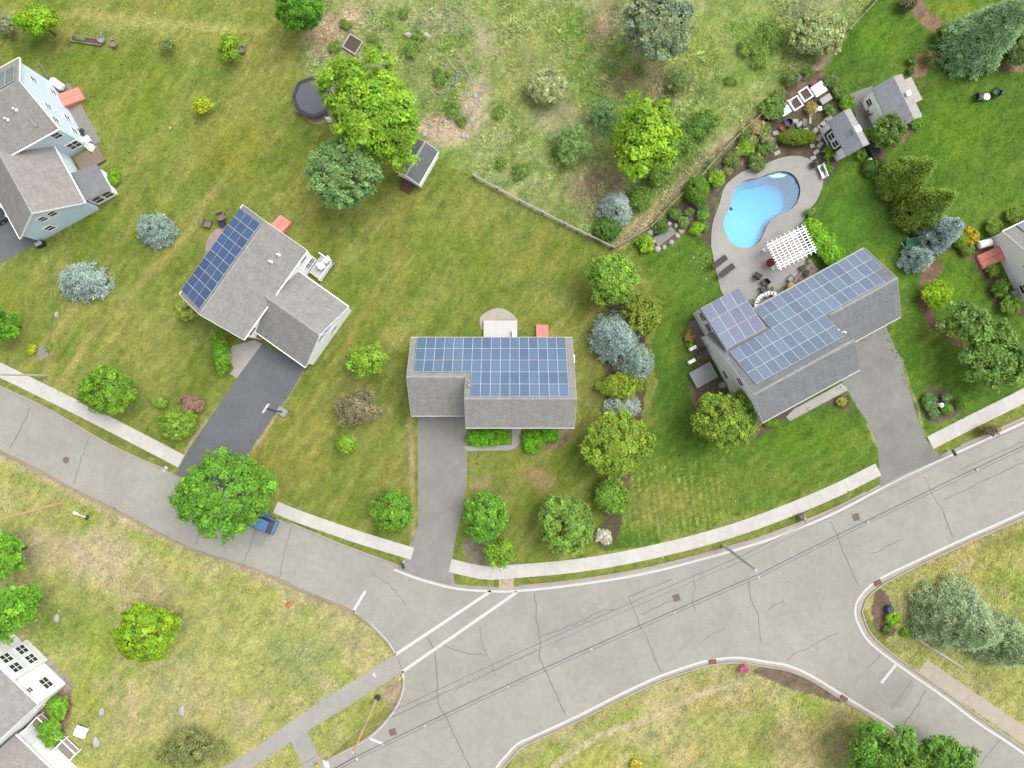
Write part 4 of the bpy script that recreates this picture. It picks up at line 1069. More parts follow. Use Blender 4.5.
def tufts():
    """grass standing above the turf, thick in the meadow and on the verges"""
    r = np.random.RandomState(9)
    N = 270000
    x = r.uniform(-57, 57, N); y = r.uniform(-43, 43, N)
    mead = inside(x, y, MEADOW); sv = inside(x, y, SOUTH_W) | inside(x, y, SOUTH_E) | inside(x, y, EAST_I)
    keep = mead | (sv & (r.rand(N) < .7)) | (~mead & ~sv & (r.rand(N) < .5))
    hard = inside(x, y, ROAD) | inside(x, y, PATIO)
    for poly in MULCH_W:
        hard |= inside(x, y, poly)
    for pl in HARD:
        hard |= inside(x, y, pl)
    keep &= ~hard
    x, y, mead, sv = x[keep], y[keep], mead[keep], sv[keep]
    col = ground_tint(x, y)
    n = len(x); per = 4
    idx = np.repeat(np.arange(n), per)
    n1 = fbm(x, y, 3.0, 71, 3)
    size = np.where(mead, .11 + .24 * np.clip((n1 - .3) * 2, 0, 1), np.where(sv, .15, .11)) * np.exp(r.normal(size=n) * .3)
    th = r.rand(len(idx)) * 2 * PI
    d = np.stack([np.cos(th), np.sin(th), np.zeros_like(th)], 1)
    p = np.stack([x[idx], y[idx], np.zeros(len(idx))], 1) + d * (size[idx] * .35)[:, None]
    p[:, 2] = size[idx] * .22
    tang = d * .9 + np.array([0, 0, .45])
    nrm = np.array([0, 0, 1.0]) - d * .4 + r.normal(size=p.shape) * .2
    v = quads_from(p, nrm, tang, size[idx] * 1.1, size[idx] * .3)
    vr = np.exp(r.normal(size=n) * np.where(mead, .22, .2))
    c = col[idx] * (vr[idx] * np.exp(r.normal(size=len(idx)) * .12))[:, None] * 1.3
    c[:, 1] *= np.where(mead, 1.06, 1.0)[idx]; c[:, 0] *= np.exp(r.normal(size=n) * np.where(mead, .08, .07))[idx]
    me = np_mesh('meadow_grass', v, np.arange(len(v)).reshape(-1, 4), M['tuft'], np.repeat(np.clip(c, 0, .6), 4, 0))
    o = bpy.data.objects.new('meadow_grass', me); COL.objects.link(o); struct(o, 'stuff')
    # clover and daisies
    spots = [(305, 655, 34, 34, 420), (130, 28, 60, 14, 300), (320, 690, 30, 26, 160), (700, 265, 22, 22, 90), (200, 690, 70, 40, 240), (60, 590, 60, 50, 120), (440, 90, 50, 40, 120), (230, 640, 90, 40, 200), (720, 720, 90, 30, 120), (880, 430, 60, 30, 30), (150, 140, 90, 60, 60), (560, 60, 90, 60, 120), (740, 470, 80, 30, 40)]
    P_, S_ = [], []
    for cx, cy, rx, ry, k in spots:
        a = r.normal(size=(k, 2)) * .5
        P_.append(np.stack([(cx + a[:, 0] * rx - 512) * SG, (384 - cy - a[:, 1] * ry) * SG, np.full(k, .09)], 1))
    p = np.concatenate(P_)
    bad = inside(p[:, 0], p[:, 1], ROAD)
    for pl in HARD:
        bad |= inside(p[:, 0], p[:, 1], pl)
    p = p[~bad]
    n = len(p)
    s = .085 * np.exp(r.normal(size=n) * .35)
    v = quads_from(p, np.tile(np.array([0, 0, 1.0]), (n, 1)) + r.normal(size=(n, 3)) * .2, r.normal(size=(n, 3)), s, s)
    c = np.tile(np.array([.38, .38, .27]), (n, 1)) * np.exp(r.normal(size=n) * .15)[:, None]
    me = np_mesh('clover_blossom', v, np.arange(len(v)).reshape(-1, 4), M['tuft'], np.repeat(c, 4, 0))
    o = bpy.data.objects.new('clover_blossom', me); COL.objects.link(o); struct(o, 'stuff')


HARD = [PL(p) for p in (
    [(262, 343), (306, 366), (256, 441), (250, 482), (272, 516), (176, 475), (206.7, 422.7), (236.7, 379)], [(418, 400), (467, 400), (467, 480), (452, 560), (455, 586), (398, 568)],
    [(836, 372), (881, 327), (911, 396), (926, 437), (943, 457), (880, 487), (878, 446), (848, 388)], [(0, 195), (24, 232), (38, 243), (0, 264)],
    [(-20, 350), (0, 362), (185, 456), (178, 467), (-20, 368)], [(279, 502), (416, 548), (409, 560), (272, 513)], [(450, 558), (489, 566), (512, 565), (578, 558), (645, 547), (712, 530), (768, 511), (878, 462), (879, 476), (768, 525), (712, 544), (645, 560), (578, 572), (512, 578), (450, 573)],
    [(926, 437), (1060, 370), (1060, 386), (934, 448)], [(926, 658), (1060, 750), (1060, 768), (918, 672)], [(396, 653), (403, 673), (308, 731), (200, 800), (170, 800)], [(291, 742), (307, 730), (340, 800), (316, 800)],
    [(410, 338), (575, 338), (577, 452), (410, 452)], [(206, 225), (240, 225), (355, 310), (306, 368), (230, 378), (180, 300)], [(481, 308), (518, 308), (518, 338), (481, 338)], [(0, 60), (60, 60), (118, 190), (40, 245), (0, 245)])]
tufts()

# =================================================================== HOUSES
def gable_block(house, x0, x1, prof, wall_m, roof_m, T=None, rakes=(True, True), wall_name='wall', base=-.05, ov=.25, gutters=(True, True), ridge=True, trim=None):
    """a storey block under a two-slope roof. prof = ((y,z) low eave, (y,z) ridge, (y,z) other eave) of the roof's upper face; T maps block to house axes"""
    T = T or (lambda x, y, z: (x, y, z))
    (ya, za), (yr, zr), (yb, zb) = prof
    s = 1 if yb > ya else -1
    t = .16
    zat = lambda y: za + (zr - za) * (y - ya) / (yr - ya) if (y - yr) * s < 0 else zb + (zr - zb) * (y - yb) / (yr - yb)
    wy0, wy1 = ya + s * ov, yb - s * ov
    poly = [(wy0, base), (wy0, zat(wy0) - t), (yr, zr - t), (wy1, zat(wy1) - t), (wy1, base)]
    a = x0 + (ov if rakes[0] else .02); b = x1 - (ov if rakes[1] else .02)
    mb = MB()
    n = len(poly)
    mb.v = [(a, y, z) for y, z in poly] + [(b, y, z) for y, z in poly]
    mb.face(range(n)); mb.face(range(2 * n - 1, n - 1, -1))
    for i in range(n):
        j = (i + 1) % n
        mb.face((i, n + i, n + j, j))
    mb.xf(T).build(wall_name, wall_m, house)
    mb = MB()
    for (ye, ze) in ((ya, za), (yb, zb)):
        L = math.hypot(yr - ye, zr - ze)
        q = [(x0, ye, ze), (x1, ye, ze), (x1, yr, zr), (x0, yr, zr)]
        lo = [(p[0], p[1], p[2] - t) for p in q]
        bb = len(mb.v); mb.v += q + lo
        mb.face((bb, bb + 1, bb + 2, bb + 3), 0, [(x0, 0), (x1, 0), (x1, L), (x0, L)])
        mb.face((bb + 7, bb + 6, bb + 5, bb + 4), 0)
        for i in range(4):
            j = (i + 1) % 4
            if i != 2:
                mb.face((bb + i, bb + 4 + i, bb + 4 + j, bb + j), 0)
    rf = mb.xf(T).build('roof', roof_m, house)
    # ridge cap, rake boards, gutters
    mb = MB()
    if ridge:
        for (ye, ze) in ((ya, za), (yb, zb)):
            L = math.hypot(yr - ye, zr - ze); dy, dz = (ye - yr) / L, (ze - zr) / L
            w = .17
            mb.poly([(x0, yr, zr + .025), (x1, yr, zr + .025), (x1, yr + dy * w, zr + dz * w + .025), (x0, yr + dy * w, zr + dz * w + .025)], 0, [(x0, 0), (x1, 0), (x1, w), (x0, w)])
        mb.xf(T).build('ridge_cap', shingle('ridge_shingles', C(190, 189, 183)), rf)
    mb = MB()
    for on, xx, d in ((rakes[0], x0, -1), (rakes[1], x1, 1)):
        if on:
            for (ye, ze) in ((ya, za), (yb, zb)):
                mb.hexa([(xx, ye, ze - .24), (xx + d * .035, ye, ze - .24), (xx + d * .035, yr, zr - .24), (xx, yr, zr - .24)],
                        [(xx, ye, ze + .015), (xx + d * .035, ye, ze + .015), (xx + d * .035, yr, zr + .015), (xx, yr, zr + .015)])
    for on, (ye, ze) in zip(gutters, ((ya, za), (yb, zb))):
        if on:
            sg = -s if ye == ya else s
            mb.hexa([(x0, ye, ze - .2), (x1, ye, ze - .2), (x1, ye + sg * .12, ze - .2), (x0, ye + sg * .12, ze - .2)],
                    [(x0, ye, ze - .06), (x1, ye, ze - .06), (x1, ye + sg * .12, ze - .06), (x0, ye + sg * .12, ze - .06)])
    if mb.v:
        mb.xf(T).build('fascia', trim or M['white'], rf)
    return rf


def frame_axes(face):
    """unit across and out directions of a wall facing 'x+','x-','y+','y-'"""
    return {'y-': (Vector((1, 0, 0)), Vector((0, -1, 0))), 'y+': (Vector((-1, 0, 0)), Vector((0, 1, 0))),
            'x+': (Vector((0, 1, 0)), Vector((1, 0, 0))), 'x-': (Vector((0, -1, 0)), Vector((-1, 0, 0)))}[face]


def window(house, x, y, z, face, w=.9, h=1.3, cols=1):
    u, o = frame_axes(face)
    up = Vector((0, 0, 1)); c = Vector((x, y, z))
    f = MB()
    def bar(cx, cz, bw, bh, d0, d1):
        p = c + u * cx + up * cz
        f.hexa([p - u * bw / 2 - up * bh / 2 + o * d0, p + u * bw / 2 - up * bh / 2 + o * d0, p + u * bw / 2 - up * bh / 2 + o * d1, p - u * bw / 2 - up * bh / 2 + o * d1],
               [p - u * bw / 2 + up * bh / 2 + o * d0, p + u * bw / 2 + up * bh / 2 + o * d0, p + u * bw / 2 + up * bh / 2 + o * d1, p - u * bw / 2 + up * bh / 2 + o * d1])
    t = .11
    bar(-w / 2 - t / 2, 0, t, h + 2 * t, -.02, .06); bar(w / 2 + t / 2, 0, t, h + 2 * t, -.02, .06)
    bar(0, h / 2 + t / 2, w, t, -.02, .06); bar(0, -h / 2 - t / 2, w + .1, t, -.02, .09)
    bar(0, 0, w, .06, -.02, .045)
    for k in range(1, cols):
        bar(-w / 2 + w * k / cols, 0, .07, h, -.02, .05)
    fo = f.build('window', M['white'], house)
    g = MB()
    g.poly([c - u * w / 2 - up * h / 2 + o * .018, c + u * w / 2 - up * h / 2 + o * .018, c + u * w / 2 + up * h / 2 + o * .018, c - u * w / 2 + up * h / 2 + o * .018])
    g.build('pane', M['glass'], fo)
    return fo


def door(house, x, y, face, w=1.0, h=2.1, name='front_door', m=None, z=.1, panels=0):
    u, o = frame_axes(face)
    up = Vector((0, 0, 1)); c = Vector((x, y, z))
    f = MB()
    def bar(cx, cz, bw, bh, d0, d1):
        p = c + u * cx + up * cz
        f.hexa([p - u * bw / 2 + o * d0, p + u * bw / 2 + o * d0, p + u * bw / 2 + o * d1, p - u * bw / 2 + o * d1],
               [p - u * bw / 2 + up * bh + o * d0, p + u * bw / 2 + up * bh + o * d0, p + u * bw / 2 + up * bh + o * d1, p - u * bw / 2 + up * bh + o * d1])
    bar(0, 0, w, h, -.02, .05)
    for k in range(panels):
        bar(0, h * (k + .12) / panels, w * .94, h / panels * .76, .05, .07)
    bar(-w / 2 - .06, 0, .12, h + .12, -.02, .09); bar(w / 2 + .06, 0, .12, h + .12, -.02, .09); bar(0, h, w, .12, -.02, .085)
    return f.build(name, m or M['white'], house)


def bulkhead(house, x, y, face, w=1.5, d=1.7):
    """sloping cellar door"""
    u, o = frame_axes(face); c = Vector((x, y, 0)); up = Vector((0, 0, 1))
    f = MB()
    f.hexa([c - u * w / 2, c + u * w / 2, c + u * w / 2 + o * d, c - u * w / 2 + o * d],
           [c - u * w / 2 + up * .95, c + u * w / 2 + up * .95, c + u * w / 2 + o * d + up * .35, c - u * w / 2 + o * d + up * .35])
    for sgn in (-1, 1):
        a = c + u * sgn * w * .245
        f.hexa([a - u * w * .22 + up * .94 + o * .08, a + u * w * .22 + up * .94 + o * .08, a + u * w * .22 + o * (d - .1) + up * .39, a - u * w * .22 + o * (d - .1) + up * .39],
               [a - u * w * .22 + up * .985 + o * .08, a + u * w * .22 + up * .985 + o * .08, a + u * w * .22 + o * (d - .1) + up * .425, a - u * w * .22 + o * (d - .1) + up * .425])
    f.build('bulkhead', M['red'], house)


def pipe(house, x, y, z, r=.09, h=.5, m=None):
    MB().lathe((x, y, z), [(r * 1.9, -.3), (r * 1.9, .04), (r, .08), (r, h), (r * .7, h + .01)], 10).build('vent_pipe', m or M['white'], house)


PANEL = {}


def panel_mesh(key, w, h, col, rough):  # tint differs by house, painting in how each slope mirrors the sky
    if key in PANEL:
        return PANEL[key]
    m = bpy.data.materials.new('solar_glass_' + key); m.use_nodes = True
    N, L = m.node_tree.nodes, m.node_tree.links
    b = N['Principled BSDF']; b.inputs['Roughness'].default_value = rough; b.inputs['Specular IOR Level'].default_value = .35
    b.inputs['Coat Weight'].default_value = .08; b.inputs['Coat Roughness'].default_value = .2
    tc = N.new('ShaderNodeTexCoord'); oi = N.new('ShaderNodeObjectInfo')
    # polycrystalline cells: 6 x 10 with thin pale bus lines
    mp = N.new('ShaderNodeMapping'); mp.inputs['Location'].default_value = (w / 2, h / 2, 0)
    L.new(tc.outputs['Object'], mp.inputs['Vector'])
    br = N.new('ShaderNodeTexBrick'); br.offset = 0; br.inputs['Scale'].default_value = 1
    br.inputs['Brick Width'].default_value = w / 6; br.inputs['Row Height'].default_value = h / 10; br.inputs['Mortar Size'].default_value = .006
    c = col[:3]
    br.inputs['Color1'].default_value = tuple(x * .88 for x in c) + (1,); br.inputs['Color2'].default_value = tuple(x * 1.12 for x in c) + (1,)
    br.inputs['Mortar'].default_value = tuple(min(1, x * 1.25 + .03) for x in c) + (1,)
    L.new(mp.outputs['Vector'], br.inputs['Vector'])
    r = N.new('ShaderNodeMapRange'); r.inputs['To Min'].default_value = .86; r.inputs['To Max'].default_value = 1.12
    L.new(oi.outputs['Random'], r.inputs['Value'])
    sc = N.new('ShaderNodeVectorMath'); sc.operation = 'SCALE'; L.new(br.outputs['Color'], sc.inputs[0]); L.new(r.outputs['Result'], sc.inputs['Scale'])
    wn = N.new('ShaderNodeTexWhiteNoise'); wn.noise_dimensions = '1D'; L.new(oi.outputs['Random'], wn.inputs['W'])
    hs = N.new('ShaderNodeHueSaturation'); rh = N.new('ShaderNodeMapRange'); rh.inputs['To Min'].default_value = .492; rh.inputs['To Max'].default_value = .515
    L.new(wn.outputs['Value'], rh.inputs['Value']); L.new(rh.outputs['Result'], hs.inputs['Hue']); L.new(sc.outputs['Vector'], hs.inputs['Color'])
    L.new(hs.outputs['Color'], b.inputs['Base Color'])
    mb = MB()
    fr = .022
    mb.box((0, 0, .02), (w, h, .04), mi=0)
    a, c_ = w / 2 - fr, h / 2 - fr
    mb.poly([(-a, -c_, .043), (a, -c_, .043), (a, c_, .043), (-a, c_, .043)], 1)
    tmp = mb.build('solar_panel', [mat('panel_frame', (0.46, 0.47, 0.49, 1), .5, .04, 2), m])
    me = tmp.data
    bpy.data.objects.remove(tmp)
    PANEL[key] = me
    return me


def panels(house, me, x0, y0, z0, ux, sy, sz, pw, ph, spans):
    """rows of panels up a slope: first eave corner (x0,y0,z0), ux = +-1 along x, (sy,sz) unit up-slope; spans = (row, first column, columns)"""
    s = Vector((0, sy, sz)); u = Vector((ux, 0, 0)); nrm = u.cross(s)
    if nrm.z < 0:
        nrm = -nrm
    vx = u if u.cross(s).z > 0 else -u
    R = Matrix((vx, s, nrm)).transposed().to_4x4()
    for row, c0, nc in spans:
        for k in range(nc):
            p = Vector((x0, y0, z0)) + u * (c0 + k + .5) * pw + s * (row + .5) * ph + nrm * .09
            o = bpy.data.objects.new('solar_panel', me); COL.objects.link(o)
            o.parent = house; o.matrix_local = Matrix.Translation(p) @ R


def deck_with_rail(name, house, x0, x1, y0, y1, z, m, rail_sides='', posts_m=None):
    mb = MB(); mb.box(((x0 + x1) / 2, (y0 + y1) / 2, z - .08), (x1 - x0, y1 - y0, .16))
    for sx in (x0 + .1, x1 - .1):
        for sy in (y0 + .1, y1 - .1):
            mb.box((sx, sy, (z - .16) / 2), (.14, .14, z - .16))
    d = mb.build(name, m, house)
    r = MB()
    segs = {'x+': ((x1, y0), (x1, y1)), 'x-': ((x0, y0), (x0, y1)), 'y+': ((x0, y1), (x1, y1)), 'y-': ((x0, y0), (x1, y0))}
    for k in rail_sides.split():
        (a, b), (c, e) = segs[k]
        r.bar((a, b, z + .95), (c, e, z + .95), .1, .07); r.bar((a, b, z + .15), (c, e, z + .15), .05, .06)
        L = math.hypot(c - a, e - b); n = max(2, int(L / .16))
        for i in range(n + 1):
            q = i / n; big = i in (0, n)
            r.box((a + (c - a) * q, b + (e - b) * q, z + .5), (.12 if big else .035, .12 if big else .035, 1.0 if big else .84))
    if r.v:
        r.build('railing', posts_m or M['white'], d)
    return d


SLOPE = lambda a, b: (lambda L: ((b[0] - a[0]) / L, (b[1] - a[1]) / L))(math.hypot(b[0] - a[0], b[1] - a[1]))


def turned(cx):
    """block axes turned a quarter: block x runs along house y, block y along house x around cx"""
    return lambda x, y, z: (cx + y, x, z)


# ---- A: two-storey gable house with a garage wing (two of them in the picture)
def house_a(label, loc, rz, wall, roof, ze, zr, zg, zge, gy1, panel, spans, half=4.0, length=11.2):
    h = thing('house', label, 'house', loc, rz)
    gable_block(h, 0, length, ((-half, ze), (0, zr), (half, ze)), wall, roof)
    gable_block(h, half - .9, gy1, ((-3.9, zge), (0, zg), (3.9, zge)), wall, roof, T=turned(6.28), rakes=(False, True))
    y = half - .25
    window(h, 1.0, y, ze - 1.3, 'y+', .8, 1.1); window(h, 1.0, y, 1.7, 'y+', 1.2, 1.3, 2)
    window(h, 10.2, y, ze - 1.2, 'y+'); 
    for x in (1.2, 3.4, 5.6, 7.8, 10):
        window(h, x, -y, ze - 1.2, 'y-'); window(h, x, -y, 1.6, 'y-', w=1.5 if x == 5.6 else .9)
    for yy in (-2.2, 1.0, 2.6):
        window(h, .25, yy, ze - 1.1, 'x-', w=.6, h=1.0); window(h, .25, yy, 1.7, 'x-', w=.6, h=1.0)
    for yy in (-2.2, 2.2):
        window(h, length - .25, yy, ze - 1.1, 'x+'); window(h, length - .25, yy, 1.6, 'x+')
    for xx in (5.55, 6.7):
        window(h, xx, gy1 - .25, 4.1, 'y+', w=.75, h=1.0)
    window(h, 7.6 if half > 4.05 else 5.3, gy1 - .25, 1.7, 'y+', w=.8, h=1.1)
    door(h, 9.93, 6.9, 'x+', 4.6, 2.2, 'garage_door', panels=4)
    door(h, 10.2, y, 'y+', 1.0, 2.1, 'front_door', M['red'])
    if panel:
        sl = SLOPE((-half, ze), (0, zr))
        panels(h, panel, .45, -half, ze, 1, sl[0], sl[1], *spans)
    return h


LH = house_a('white gabled house with dark blue panels along one slope and a charcoal driveway', P(265, 221, 8.7), math.atan2(-.816, -.579), M['white_siding'], M['roof'], 5.7, 8.7, 6.2, 3.2, 10.2,
             panel_mesh('indigo', 1.03, 1.6, (.042, .082, .17), .25), (1.03, 1.6, [(0, 0, 10), (1, 0, 10), (2, 0, 10)]))
bulkhead(LH, .25, -1.7, 'x-')
pipe(LH, 3.0, 2.2, 7.15); pipe(LH, 2.0, 2.4, 7.0)
deck_with_rail('deck', LH, -.5, 1.9, 3.85, 5.5, .6, M['deck'], 'x- y+')
MB().box((3.5, 6.5, .25), (1.6, 1.3, .5)).build('step', M['pale'], LH)

UL = house_a('pale blue gabled house at the left edge with a small sunroom', P(18.9, 80.6, 9.0), math.atan2(-.482, -.876), M['blue_siding'], M['roof_tan'], 6.0, 9.0, 6.6, 3.3, 10.7,
             panel_mesh('slate', 1.03, 1.6, (.13, .15, .18), .3), (1.03, 1.6, [(1, 0, 9), (2, 0, 9)]), half=4.12, length=12.5)
bulkhead(UL, .25, -1.5, 'x-', 1.5, 2.2)
pipe(UL, 2.1, 1.6, 7.85); pipe(UL, 3.4, 1.9, 7.6)
MB().box((1.55, 2.9, 6.97), (.35, 1.0, .1), tilt=-math.radians(36)).build('roof_vent', M['grey'], UL)
# sunroom: lean-to with a window wall
mb = MB(); mb.hexa([(0, 7.2, -.05), (2.45, 7.2, -.05), (2.45, 10.0, -.05), (0, 10.0, -.05)], [(0, 7.2, 1.95), (2.45, 7.2, 2.6), (2.45, 10.0, 2.6), (0, 10.0, 1.95)])
sun = mb.build('sunroom', M['white_siding'], UL)
mb = MB(); q = [(-.25, 6.95, 2.0), (-.25, 10.25, 2.0), (2.45, 10.25, 2.75), (2.45, 6.95, 2.75)]
mb.poly(q[::-1], 0, [(0, 2.8), (3.3, 2.8), (3.3, 0), (0, 0)][::-1]); mb.poly([(a, b, c - .12) for a, b, c in q])
for i in range(4):
    a, b = q[i], q[(i + 1) % 4]
    mb.poly([(a[0], a[1], a[2] - .12), a, b, (b[0], b[1], b[2] - .12)])
mb.build('sunroom_roof', M['roof_dark'], UL)
window(UL, .62, 10.0, 1.1, 'y+', .9, 1.35, 1); window(UL, 1.78, 10.0, 1.15, 'y+', .9, 1.45, 1)
deck_with_rail('deck', UL, -.7, 2.2, 4.3, 6.2, .4, M['wood'])
MB().box((-.45, .3, .03), (1.5, 7.4, .06)).build('paving', M['paver'], UL)


# ---- B: saltbox house with a garage continuing its long back slope (two of them, mirrored)
def house_b(label, loc, rz, wall, roof, fy, by, zf, zr, zb, L, gx0, gx1, gyr, gyf, gzf, left):
    h = thing('house', label, 'house', loc, rz)
    gzr = zr + (zb - zr) * gyr / by
    m0, m1 = L
    gable_block(h, m0, m1, ((-fy, zf), (0, zr), (by, zb)), wall, roof, rakes=(not left, left), trim=M['trim_grey'])
    gable_block(h, gx0, gx1, ((-gyf, gzf), (gyr, gzr), (by, zb)), wall, roof, rakes=(left, not left), trim=M['trim_grey'])
    n = 4
    for i in range(n):
        x = m0 + (m1 - m0) * (i + .5) / n
        window(h, x, -fy + .25, zf - 1.15, 'y-')
        if i != 1:
            window(h, x, -fy + .25, 1.6, 'y-')
        window(h, x, by - .25, 1.6, 'y+')
    door(h, m0 + (m1 - m0) * 1.5 / n, -fy + .25, 'y-', 1.0, 2.1, 'front_door', M['red'])
    door(h, (gx0 + gx1) / 2, -gyf + .25, 'y-', min(4.8, gx1 - gx0 - 1.2), 2.2, 'garage_door', panels=4)
    return h


CH = house_b('central grey roofed house with blue panels stepped around its garage ridge', (0.0, -1.455, 0), 0.0, M['white_siding'], M['roof'], 2.95, 6.3, 6.3, 8.5, 3.5, (-4.72, 6.33), -10.6, -4.72, 2.13, 1.85, 3.65, True)
pm = panel_mesh('sky', .965, 1.56, (.080, .132, .205), .28)
sl = SLOPE((6.3, 3.5), (0, 8.5))
panels(CH, pm, -9.93, 6.28, 3.52, 1, sl[0], sl[1], .972, 1.565, [(0, 0, 16), (1, 0, 16), (2, 0, 16), (3, 6, 10), (4, 6, 10)])
pipe(CH, -4.3, 1.3, 7.5, .1, .35, M['grey']); pipe(CH, -4.3, 1.65, 7.2, .08, .3, M['grey'])
bulkhead(CH, 3.3, 6.05, 'y+', 1.35, 1.9)
for yy in (.8, 3.4):
    window(CH, 6.08, yy, 5.2 if yy < 3 else 2.2, 'x+'); window(CH, -10.35, yy, 2.0, 'x-')
deck_with_rail('deck', CH, -3.1, .55, 6.0, 8.4, .45, M['deck'])
MB().box((.25, 6.9, .75), (.45, .7, .6)).build('deck_box', M['white'], CH)
MB().box((6.55, 4.2, .4), (.6, .9, .8)).box((6.55, 4.2, .83), (.5, .8, .06)).build('heat_pump', M['white'], CH)

RHo = house_b('largest grey house with pale violet panels, rear wing and curved driveway', P(754.1, 394.6, 8.5), math.atan2(.4785, .878), M['grey_siding'], M['roof_dark'], 3.27, 7.1, 6.3, 8.5, 3.5, (0, 11.25), 11.25, 19.0, 3.05, 1.06, 3.35, False)
pv = panel_mesh('violet', 1.0, 1.54, (.12, .158, .215), .3)  # pale tint has bright cloud reflection painted into the glass colour
sl = SLOPE((7.1, 3.5), (0, 8.5))
panels(RHo, pv, .75, 7.05, 3.54, 1, sl[0], sl[1], 1.0, 1.56, [(0, 4.9, 13), (1, 4.9, 13), (2, 0, 17), (3, 0, 10), (4, 0, 10)])
# rear wing with a low tilted roof
mb = MB(); mb.hexa([(.75, 5.0, -.05), (5.0, 5.0, -.05), (5.0, 9.6, -.05), (.75, 9.6, -.05)], [(.75, 5.0, 5.15), (5.0, 5.0, 5.15), (5.0, 9.6, 4.05), (.75, 9.6, 4.05)])
mb.build('wing_wall', M['grey_siding'], RHo)
mb = MB(); q = [(.5, 9.85, 4.15), (5.25, 9.85, 4.15), (5.25, 4.7, 5.42), (.5, 4.7, 5.42)]
mb.poly(q[::-1], 0, [(0, 0), (4.7, 0), (4.7, 5.2), (0, 5.2)][::-1]); mb.poly([(a, b, c - .16) for a, b, c in q])
for i in range(4):
    a, b = q[i], q[(i + 1) % 4]
    mb.poly([(a[0], a[1], a[2] - .16), a, b, (b[0], b[1], b[2] - .16)])
mb.build('wing_roof', M['roof_dark'], RHo)
sl2 = SLOPE((9.85, 4.15), (4.7, 5.42))
panels(RHo, panel_mesh('lilac', 1.12, 1.64, (.10, .125, .18), .42), .62, 9.8, 4.17, 1, sl2[0], sl2[1], 1.13, 1.68, [(0, 0, 4), (1, 0, 4), (2, 0, 4)])
for yy in (6.0, 7.6, 8.9):
    window(RHo, .75, yy, 2.9, 'x-', .9, 1.5)
window(RHo, .25, 1.3, 5.4, 'x-'); window(RHo, .25, 3.6, 5.2, 'x-', .6, .8); window(RHo, .25, -1.6, 5.0, 'x-', .8, 1.1); window(RHo, .25, 2.2, 1.7, 'x-')
pipe(RHo, 11.0, 1.0, 7.7, .09, .4); pipe(RHo, 10.7, 1.5, 7.4, .07, .3)
mb = MB(); mb.box((-1.55, 3.15, .3), (2.6, 1.9, .6)); mb.build('landing', mat('landing_stone', C(176, 182, 182), .85, .06, 2), RHo)
for (x, y) in ((-2.0, 5.1), (-1.2, 6.3)):
    MB().box((x, y, .4), (.8, .35, .8)).box((x, y, .83), (.7, .28, .05)).build('heat_pump', M['white'], RHo)
MB().box((-.5, 5.6, .55), (.9, .35, 1.1), rz=.3).box((-.5, 5.6, 1.13), (1.0, .45, .05), rz=.3).build('grill_cart', M['dark'], RHo)
mb = MB(); mb.lathe((-.3, 1.2, 0), [(.32, 0), (.36, .8), (.3, .95)], 12); mb.build('rain_barrel', M['grey'], RHo)

# ---- bottom left house
uw = Vector((.72, -.69)).normalized()
BL = thing('house', 'white two storey house at the lower left with four windows in its grey bay', 'house', P(65.8, 684, 0), math.atan2(uw.y, uw.x))
gable_block(BL, -9.0, .25, ((.3, 5.4), (-4.6, 8.4), (-9.5, 5.4)), M['white_siding'], M['roof'])
mb = MB(); mb.hexa([(-6.5, -.5, -.05), (-3.25, -.5, -.05), (-3.25, .62, -.05), (-6.5, .62, -.05)], [(-6.5, -.5, 5.55), (-3.25, -.5, 5.55), (-3.25, .62, 5.25), (-6.5, .62, 5.25)])
mb.build('bay', M['grey_siding'], BL)
for x in (-5.7, -4.3):
    window(BL, x, .62, 4.1, 'y+', .95, 1.3, 2); window(BL, x, .62, 1.7, 'y+', .95, 1.3, 2)
window(BL, -1.3, .05, 2.0, 'y+', 1.2, 1.2, 2); window(BL, -1.6, .05, 4.3, 'y+', .5, .6)
window(BL, 0, -2.2, 4.2, 'x+'); window(BL, 0, -2.2, 1.7, 'x+')
gable_block(BL, .3, 9.0, ((-5.5, 3.0), (-9.0, 5.6), (-12.5, 3.0)), M['white_siding'], M['roof_tan'], rakes=(False, True))
mb = MB()
for x in (.4, 2.2, 4.2, 6.2):
    mb.box((x, -4.0, .55), (.14, .14, 1.1)); mb.box((x, -5.55, .55), (.14, .14, 1.1)); mb.bar((x, -4.0, 1.08), (x, -5.5, 1.08), .12, .08)
mb.bar((.4, -4.0, 1.08), (6.2, -4.0, 1.08), .12, .08); mb.bar((.4, -4.0, .3), (6.2, -4.0, .3), .06, .06)
for i in range(24):
    mb.box((.5 + i * .245, -4.0, .68), (.04, .04, .72))
mb.build('porch_railing', M['white'], BL)
MB().box((3.3, -4.75, .08), (5.8, 1.5, .16)).build('porch_floor', M['paver'], BL)
door(BL, 1.6, -5.75, 'y+', 1.0, 2.1)

# ---- far right house
FR = thing('house', 'low pale house cut by the right edge', 'house', P(989, 238.5, 0), math.atan2(.43, .9))
gable_block(FR, -.2, 13, ((.3, 2.75), (-3.9, 5.7), (-8.1, 2.75)), M['white_siding'], M['roof'])
window(FR, .05, -4.4, 3.4, 'x-', 1.1, .9, 2); window(FR, .05, -6.4, 1.5, 'x-', .9, 1.1)
sl = SLOPE((.3, 2.75), (-3.9, 5.7))
panels(FR, panel_mesh('plum', 1.0, 1.6, (.20, .20, .27), .3), 1.3, .25, 2.8, 1, sl[0], sl[1], 1.02, 1.62, [(0, 0, 8), (1, 0, 8)])
bulkhead(FR, .05, -1.9, 'x-', 1.6, 2.3)
MB().box((-.5, -6.6, .4), (.8, .8, .8)).box((-.5, -6.6, .83), (.7, .7, .05)).build('heat_pump', M['grey'], FR)

